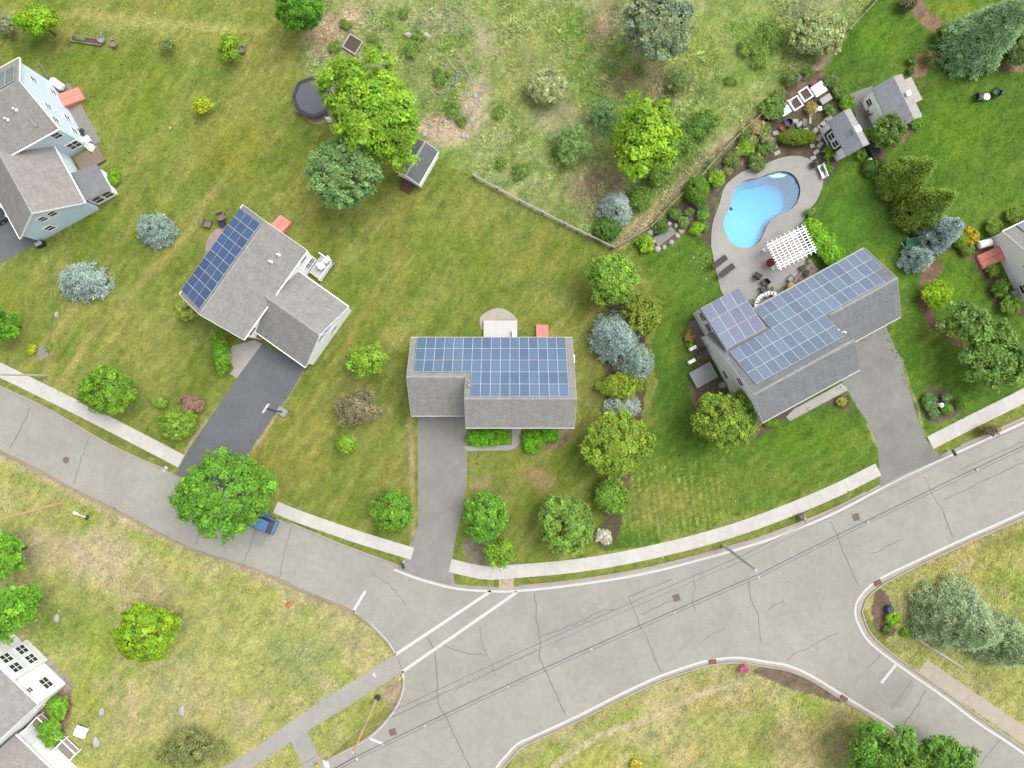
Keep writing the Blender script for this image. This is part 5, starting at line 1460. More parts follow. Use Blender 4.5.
# =================================================================== OUTBUILDINGS
def shed(label, loc, rz, y_strips, L, wall, roofs, z):
    """small building whose roof is made of three pitches across; y_strips = y of the four edges, z = their heights"""
    h = thing('pool_house', label, 'pool house', loc, rz)
    ov = .2
    mb = MB()
    poly = [(y_strips[0] + ov, -.02)] + [(y + (ov if i == 0 else -ov if i == 3 else 0), zz - .12) for i, (y, zz) in enumerate(zip(y_strips, z))] + [(y_strips[3] - ov, -.02)]
    n = len(poly)
    mb.v = [(ov, a, b) for a, b in poly] + [(L - ov, a, b) for a, b in poly]
    mb.face(range(n)); mb.face(range(2 * n - 1, n - 1, -1))
    for i in range(n):
        j = (i + 1) % n; mb.face((i, n + i, n + j, j))
    mb.build('wall', wall, h)
    for i in range(3):
        (a, za), (b, zb) = (y_strips[i], z[i]), (y_strips[i + 1], z[i + 1])
        mb = MB(); w = math.hypot(b - a, zb - za)
        q = [(0, a, za), (L, a, za), (L, b, zb), (0, b, zb)]
        mb.poly(q, 0, [(0, 0), (L, 0), (L, w), (0, w)])
        mb.poly([(p[0], p[1], p[2] - .1) for p in q][::-1])
        for k in range(4):
            p, r = q[k], q[(k + 1) % 4]
            if not ((k == 2 and i < 2) or (k == 0 and i > 0)):
                mb.poly([(p[0], p[1], p[2] - .1), (r[0], r[1], r[2] - .1), r, p])
        mb.build('roof', roofs[i], h)
    return h


pale_roof = shingle('pale_grey_shingles', C(200, 198, 194))
slate = shingle('blue_slate_shingles', C(174, 178, 184))
a1 = math.atan2(-.877, .48)
PH1 = shed('smaller pool house with black shuttered windows facing the pool', P(827.5, 121, 2.7), a1, (0, 1.35, 1.37, 2.7), 4.3, M['white_siding'], (slate, slate, pale_roof), (2.75, 3.9, 3.9, 2.8))
for x in (1.55, 2.45):
    window(PH1, x, .2, 1.6, 'y-', .62, 1.2)
for x in (.95, 3.05):
    MB().box((x, .16, 1.6), (.24, .07, 1.35)).build('shutter', M['dark'], PH1)
MB().box((2.0, .1, .78), (2.2, .16, .2)).build('flower_box', M['dark'], PH1)
mb = MB(); mb.box((2.4, 1.5, 4.0), (.5, .5, .6)).box((2.4, 1.5, 4.33), (.62, .62, .07)); mb.build('cupola', M['white'], PH1)
door(PH1, .2, 1.3, 'x-', 1.0, 1.9)
window(PH1, 4.0, 1.3, 1.3, 'x+', .7, .8)
a2 = math.atan2(-.9, .44)
PH2 = shed('larger pool house with an orange cover on its rear porch', P(871.6, 88.75, 3.0), a2, (0, 1.78, 1.8, 3.5), 5.0, M['white_siding'], (slate, slate, pale_roof), (3.05, 4.3, 4.3, 3.1))
mb = MB(); mb.box((2.3, 2.4, 4.1), (.4, .4, .6)).box((2.3, 2.4, 4.43), (.5, .5, .07)); mb.build('cupola', M['white'], PH2)
MB().box((2.0, 4.0, 2.7), (2.7, 1.15, .1), tilt=-.15).build('porch_roof', M['pale'], PH2)
for x in (.8, 3.2):
    MB().box((x, 4.45, 1.3), (.1, .1, 2.6)).build('post', M['white'], PH2)
oc = tag(MB().lathe((0, 0, 0), [(.5, 0), (.52, .04), (.3, .09)], 14).build('cover', M['orange']), 'flat orange cover lying on the pale porch roof of the larger pool house', 'cover'); oc.location = (*P(906, 94, 2.8), 2.82)
door(PH2, 2.4, .2, 'y-', 1.0, 1.8)
window(PH2, 1.0, .2, 1.3, 'y-', .7, .9); window(PH2, 4.7, 1.7, 1.4, 'x+', .8, .9)

# small shed among the trees
us = Vector((1.9, 3.3)).normalized()
S1 = thing('garden_shed', 'small white shed with dark roof half hidden under the tall bright tree', 'shed', P(421, 188), math.atan2(us.y, us.x))
gable_block(S1, -.15, 3.95, ((-.15, 2.15), (1.35, 3.15), (2.85, 2.15)), M['white_siding'], M['roof_shed'], ov=.15)
mb = MB(); mb.hexa([(-1.3, .75, 0), (0, .75, 0), (0, 2.0, 0), (-1.3, 2.0, 0)], [(-1.3, .75, .06), (0, .75, .42), (0, 2.0, .42), (-1.3, 2.0, .06)]); mb.build('ramp', M['brick'], S1)
door(S1, 0, 1.35, 'x-', 1.2, 1.75, 'double_door', z=.42, m=M['white'])
window(S1, 1.9, 0, 1.4, 'y-', .6, .7)

# trampoline
c = P(315, 100)
t = thing('trampoline', 'dark octagonal trampoline on a ring of bare ground beside the tall bright tree', 'trampoline', (c[0], c[1], 0))
mb = MB(); mb.lathe((0, 0, .82), [(1.95, 0), (1.95, .02)], 8); mb.build('mat', mat('grey_mesh', C(112, 114, 122), .75, .06, 3), t)
mb = MB()
for i in range(8):
    a, b = i * PI / 4, (i + 1) * PI / 4
    mb.bar((2.12 * math.cos(a), 2.12 * math.sin(a), .86), (2.12 * math.cos(b), 2.12 * math.sin(b), .86), .34, .07)
mb.build('edge_pad', M['dark'], t)
for i in range(8):
    a = i * PI / 4
    MB().tube([(2.2 * math.cos(a), 2.2 * math.sin(a), 0), (2.2 * math.cos(a), 2.2 * math.sin(a), .84)], .035, 6).build('leg', M['grey'], t)
mb = MB()
for k in (-.22, .22):
    mb.bar((1.7 + k, -2.5, 0), (1.5 + k, -2.1, .85), .05, .05)
for k in range(3):
    mb.bar((1.45 - k * .05 + .0, -2.42 + k * .1, .2 + k * .25), (1.95 - k * .05, -2.42 + k * .1, .2 + k * .25), .12, .04)
mb.build('ladder', M['white'], t)
mb = MB(); mb.prism(smooth_line(PL([(296, 112), (292, 106), (298, 88), (308, 76), (318, 76), (334, 84), (338, 104), (326, 122), (314, 124), (304, 118)]), .4, closed=True), None, .006)
struct(mb.build('bare_ground', mat('bare_earth', C(182, 164, 138), .95, .2, 3, bump=.3)))

# =================================================================== POOL
def build_pool():
    pl = thing('swimming_pool', 'kidney shaped swimming pool with bright blue water', 'swimming pool', (0, 0, 0))
    cx = sum(p[0] for p in POOL) / len(POOL); cy = sum(p[1] for p in POOL) / len(POOL)
    pl.location = (cx, cy, 0)
    L = [(a - cx, b - cy) for a, b in POOL]
    ax = Vector((.62, .78)).normalized()        # from the shallow end towards the deep end
    s = [a * ax.x + b * ax.y for a, b in L]
    lo, hi = min(s), max(s)
    depth = lambda x, y: -(1.0 + 1.5 * max(0, min(1, ((x * ax.x + y * ax.y) - lo) / (hi - lo) * 1.5 - .45)))
    wz = -.16
    # basin: walls and floor
    n = len(L)
    K = 5
    mb = MB()
    rings = [[(x, y, .085) for x, y in L], [(x, y, -.95) for x, y in L]]
    for k in range(1, K + 1):
        f = 1 - k / K
        rings.append([(x * f, y * f, depth(x * f, y * f)) for x, y in L] if k < K else None)
    rings = [r for r in rings if r]
    for r in rings:
        mb.v += r
    for i in range(len(rings) - 1):
        for j in range(n):
            l = (j + 1) % n
            mb.face((i * n + j, i * n + l, (i + 1) * n + l, (i + 1) * n + j))
    b = len(mb.v); mb.v.append((0, 0, depth(0, 0)))
    for j in range(n):
        mb.face(((len(rings) - 1) * n + j, (len(rings) - 1) * n + (j + 1) % n, b))
    mb.build('basin', M['cyan'], pl)
    # dark blue tile line under the coping, proud of the wall
    mb = MB(); sh = [(x * .997, y * .997) for x, y in L]
    for j in range(n):
        l = (j + 1) % n
        mb.poly([(sh[j][0], sh[j][1], -.24), (sh[l][0], sh[l][1], -.24), (sh[l][0], sh[l][1], .06), (sh[j][0], sh[j][1], .06)])
    mb.build('tile_line', mat('pool_tile', C(60, 130, 170), .4, .2, 6), pl)
    # step at the deep end and seat ledge
    e = [(a - cx, b - cy) for a, b in PL([(769.5, 174.8), (780, 171.9), (789, 174), (784, 176), (776, 176.6)])]
    MB().prism(e, -1.0, -.42).build('step', mat('pool_step', (.55, .76, .84, 1), .5, .05), pl)
    # water body
    m = bpy.data.materials.new('pool_water'); m.use_nodes = True
    N, Lk = m.node_tree.nodes, m.node_tree.links
    N.remove(N['Principled BSDF'])
    tr = N.new('ShaderNodeBsdfTransparent'); tr.inputs['Color'].default_value = (.93, .98, 1, 1)
    gl = N.new('ShaderNodeBsdfGlossy'); gl.inputs['Roughness'].default_value = .06
    fr = N.new('ShaderNodeFresnel'); fr.inputs['IOR'].default_value = 1.33
    tc = N.new('ShaderNodeTexCoord'); nz = N.new('ShaderNodeTexNoise'); nz.inputs['Scale'].default_value = 2.2; nz.inputs['Detail'].default_value = 3
    Lk.new(tc.outputs['Object'], nz.inputs['Vector'])
    bp = N.new('ShaderNodeBump'); bp.inputs['Strength'].default_value = .25; bp.inputs['Distance'].default_value = .08
    Lk.new(nz.outputs['Fac'], bp.inputs['Height']); Lk.new(bp.outputs['Normal'], gl.inputs['Normal']); Lk.new(bp.outputs['Normal'], fr.inputs['Normal'])
    mx = N.new('ShaderNodeMixShader')
    Lk.new(fr.outputs['Fac'], mx.inputs['Fac']); Lk.new(tr.outputs['BSDF'], mx.inputs[1]); Lk.new(gl.outputs['BSDF'], mx.inputs[2])
    Lk.new(mx.outputs['Shader'], N['Material Output'].inputs['Surface'])
    ab = N.new('ShaderNodeVolumeAbsorption'); ab.inputs['Color'].default_value = (.02, .74, .87, 1); ab.inputs['Density'].default_value = .72
    Lk.new(ab.outputs['Volume'], N['Material Output'].inputs['Volume'])
    mb = MB(); mb.prism([(x * 1.004, y * 1.004) for x, y in L], -3.0, wz)
    k0 = len(mb.v) // 2; mb.face(range(2 * k0 - 1, k0 - 1, -1))
    mb.build('water', m, pl)
    # skimmer float
    p = P(731.5, 208.5)
    MB().lathe((p[0] - cx, p[1] - cy, wz), [(.12, -.05), (.2, 0), (.16, .08)], 10).build('skimmer_float', M['dark'], pl)


build_pool()

# white pergola
A_, B_, C_, D_ = [Vector(P(*q, 2.5)) for q in ((767, 245), (803, 227), (815, 250), (779.7, 268.7))]
ux = (B_ - A_).normalized(); pc = (A_ + B_ + C_ + D_) / 4
W_, D2 = (B_ - A_).length, (D_ - A_).length
pg = thing('pergola', 'white slatted pergola between the pool and the solar roof', 'pergola', (pc.x, pc.y, 0), math.atan2(ux.y, ux.x))
for sx in (-1, 1):
    for sy in (-1, 1):
        f = MB(); f.box((sx * (W_ / 2 - .35), sy * (D2 / 2 - .35), 1.25), (.18, .18, 2.5)).box((sx * (W_ / 2 - .35), sy * (D2 / 2 - .35), .12), (.34, .34, .24))
        f.build('post', M['white'], pg)
for sy in (-1, 1):
    for o_ in (-.1, .1):
        MB().box((0, sy * (D2 / 2 - .35) + o_, 2.42), (W_ + .3, .05, .2)).build('beam', M['white'], pg)
for i in range(9):
    x = -W_ / 2 + .1 + i * (W_ - .2) / 8
    MB().box((x, 0, 2.58), (.07, D2 + .5, .16)).build('rafter', M['white'], pg)
for i in range(10):
    y = -D2 / 2 + .05 + i * (D2 - .1) / 9
    MB().box((0, y, 2.69), (W_ + .35, .09, .06)).build('slat', M['white'], pg)


# =================================================================== FURNITURE AND SMALL THINGS
def lounger(label, px, py, rz, m=M['brown'], group=None):
    c = P(px, py, .3)
    t = thing('sun_lounger', label, 'sun lounger', (c[0], c[1], .09), rz, group)
    MB().box((.25, 0, .3), (1.35, .62, .09)).build('seat', m, t)
    MB().box((-.72, 0, .5), (.75, .62, .08), tilt=0).xf(lambda x, y, z: (x, y, z + (-.42 - x) * .55)).build('backrest', m, t)
    for sx in (-.7, .8):
        for sy in (-.26, .26):
            MB().box((sx, sy, .14), (.06, .06, .28)).build('leg', M['dark'], t)
    return t


lounger('dark lounger on the pool deck, the one nearer the lawn edge', 719.5, 262, math.radians(38) + PI * 0, group='dark loungers on the pool deck')
lounger('dark lounger on the pool deck, the one nearer the house', 727, 270.5, math.radians(38), group='dark loungers on the pool deck')


def chair(label, px, py, rz, m, name='patio_chair', z=.09, s=1.0, group=None, cat='chair'):
    c = P(px, py, .4)
    t = thing(name, label, cat, (c[0], c[1], z), rz, group); t.scale = (s, s, s)
    MB().box((0, 0, .42), (.62, .6, .1)).build('seat', m, t)
    MB().box((-.32, 0, .72), (.1, .6, .6)).build('backrest', m, t)
    for sy in (-.33, .33):
        MB().box((0, sy, .6), (.62, .08, .07)).build('arm', m, t)
        for sx in (-.26, .26):
            MB().box((sx, sy, .29), (.07, .07, .58)).build('leg', m, t)
    return t


chair('dark wicker chair left of the low white table', 757.5, 276, 1.0, M['brown'])
chair('black chair nearest the low white table', 765, 283, -2.4, M['dark'])
chair('black chair touching the white table set', 763.5, 289, 1.9, M['dark'])
# curved white bench set
c = P(763, 296, .4)
t = thing('curved_bench', 'curved white bench set beside the solar roof', 'bench', (c[0], c[1], .09), math.radians(32))
mb = MB()
for i in range(9):
    a = math.radians(-60 + 120 * i / 8 + 90)
    mb.box((1.35 * math.cos(a) * 1.0, 1.1 * math.sin(a) - 1.0, .42), (.42, .4, .1), rz=a + PI / 2)
mb.build('seat', M['white'], t)
for i in (0, 4, 8):
    a = math.radians(-60 + 120 * i / 8 + 90)
    MB().box((1.35 * math.cos(a), 1.1 * math.sin(a) - 1.0, .19), (.3, .3, .37)).build('leg', M['white'], t)
t = thing('fire_table', 'dark round fire table inside the curved white bench', 'table', (*P(765, 293.5), .09))
MB().lathe((0, 0, 0), [(.22, 0), (.26, .35), (.45, .38), (.45, .44)], 14).build('table_top', M['grey'], t)
for px, py, lab in ((752, 301, 'round white planter at the wing corner of the deck'), (771, 289, 'pale round planter between black chair and solar roof')):
    t = thing('planter', lab, 'planter', (*P(px, py, .3), .09))
    MB().lathe((0, 0, 0), [(.22, 0), (.3, .5), (.32, .55), (.3, .55)], 14).build('pot', M['pale'], t)
    MB().lathe((0, 0, .5), [(.29, 0), (.2, .14), (.05, .2)], 9).build('foliage', mat('planter_green', C(110, 150, 70), .8, .3, 9), t)
t = thing('umbrella', 'red folded sunshade cloth hanging at the pergola corner', 'sunshade', (*P(772, 262, 1.3), .09))
MB().tube([(0, 0, 0), (0, 0, 2.0)], .03, 8).build('pole', M['white'], t)
mb = MB(); mb.lathe((0, 0, .7), [(.42, 0), (.5, .1), (.36, .5), (.1, 1.25)], 10)
mb.v = [(x + .05 * math.sin(i * 2.3), y + .05 * math.cos(i * 1.7), z) for i, (x, y, z) in enumerate(mb.v)]; mb.build('canopy', M['redcloth'], t)
t = thing('kettle_grill', 'yellow lidded round grill beside the roof edge of the solar roof', 'grill', (*P(790.5, 286, .7), .09))
MB().lathe((0, 0, .55), [(.12, 0), (.36, .12), (.42, .25), (.4, .32), (.25, .46), (.05, .5)], 14).build('bowl', M['yellow'], t)
for a in (0, 2.1, 4.2):
    MB().bar((.15 * math.cos(a), .15 * math.sin(a), .6), (.38 * math.cos(a), .38 * math.sin(a), 0), .04, .04).build('leg', M['dark'], t)
chair('blue grey chair between yellow grill and pergola', 791, 279, 2.5, M['grey'])
for px, py, rz, lab in ((802, 268, .4, 'low dark box at the lower corner of the pergola'), (806, 273, 1.2, 'dark stool near the lowest hydrangea')):
    t = thing('stool', lab, 'stool', (*P(px, py, .3), .09), rz)
    MB().box((0, 0, .42), (.6, .5, .08)).build('seat', M['brown'], t)
    for sx in (-.22, .22):
        for sy in (-.18, .18):
            MB().box((sx, sy, .19), (.06, .06, .38)).build('leg', M['dark'], t)
for i, (px, py, r_) in enumerate([(809, 262, .3), (812, 268, .25), (806, 277, .28), (799, 280, .22), (814, 274, .22), (796, 284, .2)]):
    rk = random.Random(i)
    mb = MB(); mb.lathe((0, 0, 0), [(r_ * .9, 0), (r_, r_ * .3), (r_ * .7, r_ * .7), (r_ * .2, r_ * .85)], 7); mb.v = [(x * rk.uniform(.8, 1.2), y * rk.uniform(.8, 1.2), z) for x, y, z in mb.v]
    o = tag(mb.build('garden_stone', M['rock']), 'rounded stone in the gravel strip between pergola and solar roof', 'stone', 'stones in the gravel by the pergola'); o.location = (*P(px, py), .0)
mb = MB(); mb.prism(PL([(735, 292), (752, 311), (764, 300), (790, 283), (804, 268), (812, 262), (818, 270), (800, 287), (770, 305), (754, 316)]), None, .10); struct(mb.build('gravel_strip', mat('tan_gravel', C(170, 158, 136), .95, .3, 8, bump=.4)))
# white bench and chiminea at the east end of the pool deck
c = P(821.5, 172, .4)
t = thing('bench', 'white bench at the east rim of the pool deck', 'bench', (*c, .09), math.radians(-68))
MB().box((0, 0, .42), (1.5, .45, .08)).build('seat', M['white'], t); MB().box((0, .24, .7), (1.5, .07, .5)).build('backrest', M['white'], t)
for sx in (-.6, .6):
    MB().box((sx, 0, .19), (.08, .4, .38)).build('leg', M['white'], t)
t = thing('chiminea', 'dark clay garden stove at the north east end of the pool deck', 'garden stove', (*P(812, 166), .09))
MB().lathe((0, 0, 0), [(.2, 0), (.38, .3), (.4, .55), (.22, .9), (.13, 1.0), (.13, 1.25)], 12).build('body', mat('dark_clay', C(112, 98, 90), .8, .2, 5), t)
MB().box((-.36, 0, .42), (.12, .26, .24)).build('mouth', M['dark'], t)

# raised beds and clutter of the kitchen garden
def raised_bed(label, px, py, w, d, rz, cover=False, h=.4, name='raised_bed', m=None):
    c = P(px, py, h)
    t = thing(name, label, 'raised bed', (*c, 0), rz)
    m = m or M['white']; k = .14
    mb = MB(); mb.box((0, d / 2 - k / 2, h / 2), (w, k, h)).box((0, -d / 2 + k / 2, h / 2), (w, k, h)).box((w / 2 - k / 2, 0, h / 2), (k, d - 2 * k, h)).box((-w / 2 + k / 2, 0, h / 2), (k, d - 2 * k, h))
    mb.build('frame', m, t)
    MB().box((0, 0, h * .35), (w - 2 * k, d - 2 * k, h * .7)).build('soil', M['soil'], t)
    if cover:
        MB().box((0, 0, h + .03), (w + .06, d + .06, .06)).box((0, 0, h + .08), (w * .5, .1, .04)).build('lid', m, t)
    return t


rb = math.radians(33)
raised_bed('closed white planter box, uppermost of the slanting row', 819, 89, 1.35, 1.2, rb, True)
raised_bed('open white planter box with dark soil next to a red cloth', 806, 94, 1.2, 1.35, rb)
raised_bed('lower open white planter box with a pale sack inside', 796, 103, 1.2, 1.35, rb)
raised_bed('small white covered box at the lower end of the slanting row', 785, 111, 1.1, .8, rb, True, .3)
t = thing('cloth', 'red cloth between two white planter boxes', 'cloth', (*P(811, 86.5), 0), rb)
mb = MB(); mb.box((0, 0, .2), (.35, .6, .4)); mb.v = [(x + .05 * (z > .2), y * (.8 if z > .2 else 1), z) for x, y, z in mb.v]; mb.build('fold', M['redcloth'], t)
t = thing('garden_table', 'grey weathered table in the kitchen garden', 'table', (*P(826, 99, .7), 0), rb)
MB().box((0, 0, .7), (1.3, .7, .06)).build('table_top', M['grey'], t)
for sx in (-.55, .55):
    for sy in (-.28, .28):
        MB().box((sx, sy, .34), (.06, .06, .67)).build('leg', M['grey'], t)
t = thing('cooler', 'small white box standing on the mulch near the grey table', 'box', (*P(819, 108.5, .4), 0), .1)
MB().box((0, 0, .2), (.6, .42, .4)).build('body', M['white'], t); MB().box((0, 0, .43), (.64, .46, .06)).build('lid', M['white'], t)
t = thing('compost_tub', 'round black tub beside the clipped hedge', 'tub', (*P(787, 124), 0))
mb = MB(); mb.lathe((0, 0, 0), [(.36, 0), (.48, .55), (.52, .56), (.5, .6), (.4, .6), (.38, .2)], 16); mb.build('tub', M['dark'], t)
t = thing('flower_pot', 'terracotta pot next to the round black tub', 'flower pot', (*P(781, 129), 0))
MB().lathe((0, 0, 0), [(.2, 0), (.3, .4), (.34, .42), (.34, .5), (.27, .5), (.25, .35)], 12).build('pot', M['terracotta'], t)
tub_lab = ['pale bag of soil lying north of the clipped hedge', 'grey bag of soil lying north of the clipped hedge', 'bag of soil nearest the first pool house north of the hedge']
for i, (px, py) in enumerate(((794, 122), (799, 125), (803, 123))):
    o = tag(MB().box((0, 0, .12), (.75, .45, .24), rz=.6 * i).box((0, 0, .27), (.55, .3, .08), rz=.6 * i).build('soil_bag', [M['pale'], M['grey'], M['rock']][i]), tub_lab[i], 'bag'); o.location = (*P(px, py), 0)
for i, (px, py, w, d, a) in enumerate([(776, 133, .7, .45, .3), (773, 140, .7, .45, -.1), (774, 147, .75, .45, .2), (777, 153, .7, .4, .5), (815, 131, .7, .45, .9), (819, 138, .75, .45, 1.0), (820, 145, .7, .45, .9), (816, 152, .7, .4, .6), (813, 158, .6, .4, .4), (806, 130, .5, .4, .2), (823, 124, .9, .5, .7), (828, 119, .9, .5, .6), (820, 127, .6, .4, -.5), (812, 146, .5, .4, 0.2), (810, 118, .25, 1.3, .0)]):
    o = tag(MB().box((0, 0, .04), (w, d, .1), rz=a).build('stepping_stone', M['pale']), 'flat pale stepping stone in the mulch around the clipped hedge', 'stepping stone', 'stepping stones around the clipped hedge'); o.location = (*P(px, py), 0)
for px, py, lab in ((801, 79, 'stack of grey stones at the top of the kitchen garden'), (786, 103, 'sandy heap at the lower left of the kitchen garden')):
    mb = MB(); rk = random.Random(px)
    for k in range(7):
        mb.lathe((rk.uniform(-.5, .5), rk.uniform(-.4, .4), 0), [(.22, 0), (.25, .15), (.1, .3)], 6)
    o = tag(mb.build('rock_pile', M['rock'] if px > 790 else M['pale']), lab, 'stones'); o.location = (*P(px, py), 0)
# things on the pool house terrace
chair('wooden chair on the terrace between the pool houses', 868, 113, 2.2, M['wood'], z=.06)
t = thing('flower_pot', 'reddish pot on the terrace between the pool houses', 'flower pot', (*P(863, 101), .06))
MB().lathe((0, 0, 0), [(.16, 0), (.26, .36), (.29, .38), (.29, .44), (.22, .44)], 12).build('pot', M['terracotta'], t)
t = thing('storage_box', 'black storage box in the gap below the two pool houses', 'box', (*P(872, 148, .5), 0), a1)
MB().box((0, 0, .35), (1.9, .9, .7)).build('body', M['dark'], t); MB().box((0, 0, .75), (2.0, 1.0, .1)).build('lid', M['black'], t)
t = thing('gas_bottle', 'pale gas bottle at the lawn end of the black storage box', 'gas bottle', (*P(868, 161), 0))
MB().lathe((0, 0, 0), [(.16, 0), (.22, .1), (.22, .5), (.1, .62), (.1, .75)], 12).build('body', M['white'], t)

# raised bed and rubbish in the meadow
raised_bed('pale timber bed frame with soil on the bare meadow patch', 352.5, 44, 1.75, 1.75, math.radians(-32), m=M['pale'], h=.3)
for px, py, lab in ((408, 35.5, 'left of two white boulders in the meadow'), (425.5, 36, 'right of two white boulders in the meadow')):
    mb = MB(); rk = random.Random(int(px)); mb.lathe((0, 0, 0), [(.42, 0), (.45, .15), (.3, .34), (.08, .4)], 9, sx=1.1, sy=.75); mb.v = [(x * rk.uniform(.85, 1.15), y * rk.uniform(.85, 1.15), z) for x, y, z in mb.v]
    o = tag(mb.build('boulder', M['pale']), lab, 'boulder'); o.location = (*P(px, py), 0)
for i, (px, py, L, a) in enumerate([(463, 65, 2.0, -.6), (470, 78, 1.8, -1.2), (440, 92, 1.8, .5), (430, 125, 1.6, -.2), (453, 84, 1.2, .4), (495, 55, 2.2, .4), (466, 96, 1.5, -1.4), (444, 70, 1.3, .3), (458, 74, 1.5, -1.0)]):
    rk = random.Random(50 + i)
    b = [(math.cos(a) * L * (k / 4 - .5) + rk.uniform(-.12, .12), math.sin(a) * L * (k / 4 - .5) + rk.uniform(-.12, .12), .1 + rk.uniform(0, .12)) for k in range(5)]
    mb = MB(); mb.tube(b, [.05, .045, .035, .03, .015], 6)
    for k in (1, 2, 3):
        q = Vector(b[k]); aa = a + rk.choice((-.8, .8)); mb.tube([q, q + Vector((math.cos(aa) * .7, math.sin(aa) * .7, .15))], [.05, .02], 5)
    o = tag(mb.build('fallen_branch', M['pale']), 'bleached fallen branch in the rough ground right of the tall bright tree', 'branch', 'branches lying in the rough meadow ground'); o.location = (*P(px, py), 0)
rk = random.Random(77)
for i in range(16):
    px, py = rk.choice([(440, 130), (462, 128), (478, 100), (470, 120), (432, 128)]); px += rk.uniform(-9, 9); py += rk.uniform(-9, 9); r_ = rk.uniform(.12, .3)
    mb = MB(); mb.lathe((0, 0, 0), [(r_ * .9, 0), (r_, r_ * .3), (r_ * .4, r_ * .7)], 7); mb.v = [(x * rk.uniform(.8, 1.2), y * rk.uniform(.8, 1.2), z) for x, y, z in mb.v]
    o = tag(mb.build('field_stone', M['pale']), 'pale loose stone on the bare patch right of the tall bright tree', 'stone', 'loose stones on the bare meadow patch'); o.location = (*P(px, py), 0)

# stone pad west of the pool
mb = MB(); mb.prism(PL([(653, 238), (671, 227), (676, 233), (658, 247)]), -.02, .12); pad = mb.build('stone_slab', mat('wet_slab', C(150, 152, 148), .6, .2, 2)); tag(pad, 'grey slab edged with pale stones in the bed west of the pool', 'stone slab')
edge = PL([(650, 233), (653, 242), (657, 249), (664, 247.5), (671, 242.5), (677, 236), (681, 231), (676, 226), (669, 224)])
for i, (x, y) in enumerate(smooth_line(edge, .75)):
    rk = random.Random(i); r_ = rk.uniform(.26, .38)
    mb = MB(); mb.lathe((0, 0, 0), [(r_ * .95, 0), (r_, .12), (r_ * .5, .26)], 7); mb.v = [(a * rk.uniform(.85, 1.15), b * rk.uniform(.85, 1.15), z) for a, b, z in mb.v]
    o = tag(mb.build('edging_stone', M['pale']), 'pale edging stone around the grey slab west of the pool', 'stone', 'edging stones around the grey slab'); o.location = (x, y, 0)

# LH garden chairs
chair('wooden garden chair left of the dark fire bowl', 208, 223.5, -.3, M['wood'], 'garden_chair', 0, 1.15)
chair('wooden garden chair above the dark fire bowl', 221.5, 217, -1.2, M['wood'], 'garden_chair', 0, 1.15)
t = thing('fire_bowl', 'dark round fire bowl beside the house with dark blue panels', 'fire bowl', (*P(223.5, 224), 0))
MB().lathe((0, 0, .1), [(.2, 0), (.42, .2), (.46, .32), (.38, .32), (.2, .15)], 14).build('bowl', M['dark'], t)
for a in (0.3, 2.4, 4.5):
    MB().bar((.2 * math.cos(a), .2 * math.sin(a), .15), (.36 * math.cos(a), .36 * math.sin(a), 0), .05, .05).build('leg', M['dark'], t)
# deck furniture at LH and UL
for px, py, rz, lab in ((324, 267, .4, 'white chair on the small deck, nearer the garage'), (329, 261, 2.2, 'white chair on the small deck, nearer the lawn')):
    chair(lab, px, py, rz, M['white'], z=.8)
for px, py, lab in ((57, 84, 'white horizontal tank by the pale blue house wall'), (985, 243.5, 'white tank by the salmon cellar door of the right edge house')):
    t = thing('storage_tank', lab, 'tank', (*P(px, py, .8), 0), math.radians(-35 if px < 500 else 15))
    MB().tube([(-.75, 0, .75), (-.65, 0, .75), (.65, 0, .75), (.75, 0, .75)], [.25, .42, .42, .25], 14).build('body', M['white'], t)
    for sx in (-.45, .45):
        MB().box((sx, 0, .2), (.12, .6, .4)).build('leg', M['grey'], t)
for px, py, rz, m, lab in ((88, 140, .6, M['white'], 'white chair below the white wall of the pale blue house'), (92, 148, -.6, M['white'], 'second white chair at the corner of the pale blue house'), (81, 133, .2, M['dark'], 'dark chair against the white wall of the pale blue house')):
    chair(lab, px, py, rz, m, z=.06)
t = thing('bicycle_rack', 'grey lattice leaning on the upper wall of the pale blue house', 'lattice', (*P(47, 74), 0), math.radians(-58))
mb = MB()
for i in range(6):
    mb.bar((-1 + i * .4, 0, 0), (-1 + i * .4, .3, 1.2), .05, .05)
for k in range(3):
    mb.bar((-1.1, .05 + k * .1, .2 + k * .45), (1.1, .05 + k * .1, .2 + k * .45), .05, .05)
mb.build('lattice', M['grey'], t); t.name = 'lattice_panel'
t = thing('heat_pump', 'dark heat pump at the lower corner of the pale blue garage', 'heat pump', (*P(43, 245), 0), .5)
MB().box((0, 0, .4), (.85, .5, .8)).build('body', M['dark'], t); MB().box((0, 0, .82), (.75, .42, .05)).build('grille', M['grey'], t)

# hammock
a, b = P(901, 250), P(914, 239)
t = thing('hammock', 'green hammock slung on a stand beside the silver blue spruces', 'hammock', ((a[0] + b[0]) / 2, (a[1] + b[1]) / 2, 0), math.atan2(b[1] - a[1], b[0] - a[0]))
L = math.dist(a, b)
mb = MB(); n = 12
for i in range(n + 1):
    q = i / n; x = (q - .5) * L; w = .1 + .42 * math.sin(PI * q); z = 1.15 - .65 * math.sin(PI * q)
    mb.v += [(x, -w, z + .12), (x, 0, z), (x, w, z + .12)]
for i in range(n):
    for k in (0, 1):
        mb.face((i * 3 + k, i * 3 + 3 + k, i * 3 + 4 + k, i * 3 + 1 + k))
mb.build('sling', M['green'], t)
for s in (-1, 1):
    MB().bar((s * L / 2, 0, 1.2), (s * (L / 2 - .5), 0, .05), .07, .07).bar((s * (L / 2 - .5), -.6, .05), (s * (L / 2 - .5), .6, .05), .08, .08).build('stand_leg', M['white'], t)

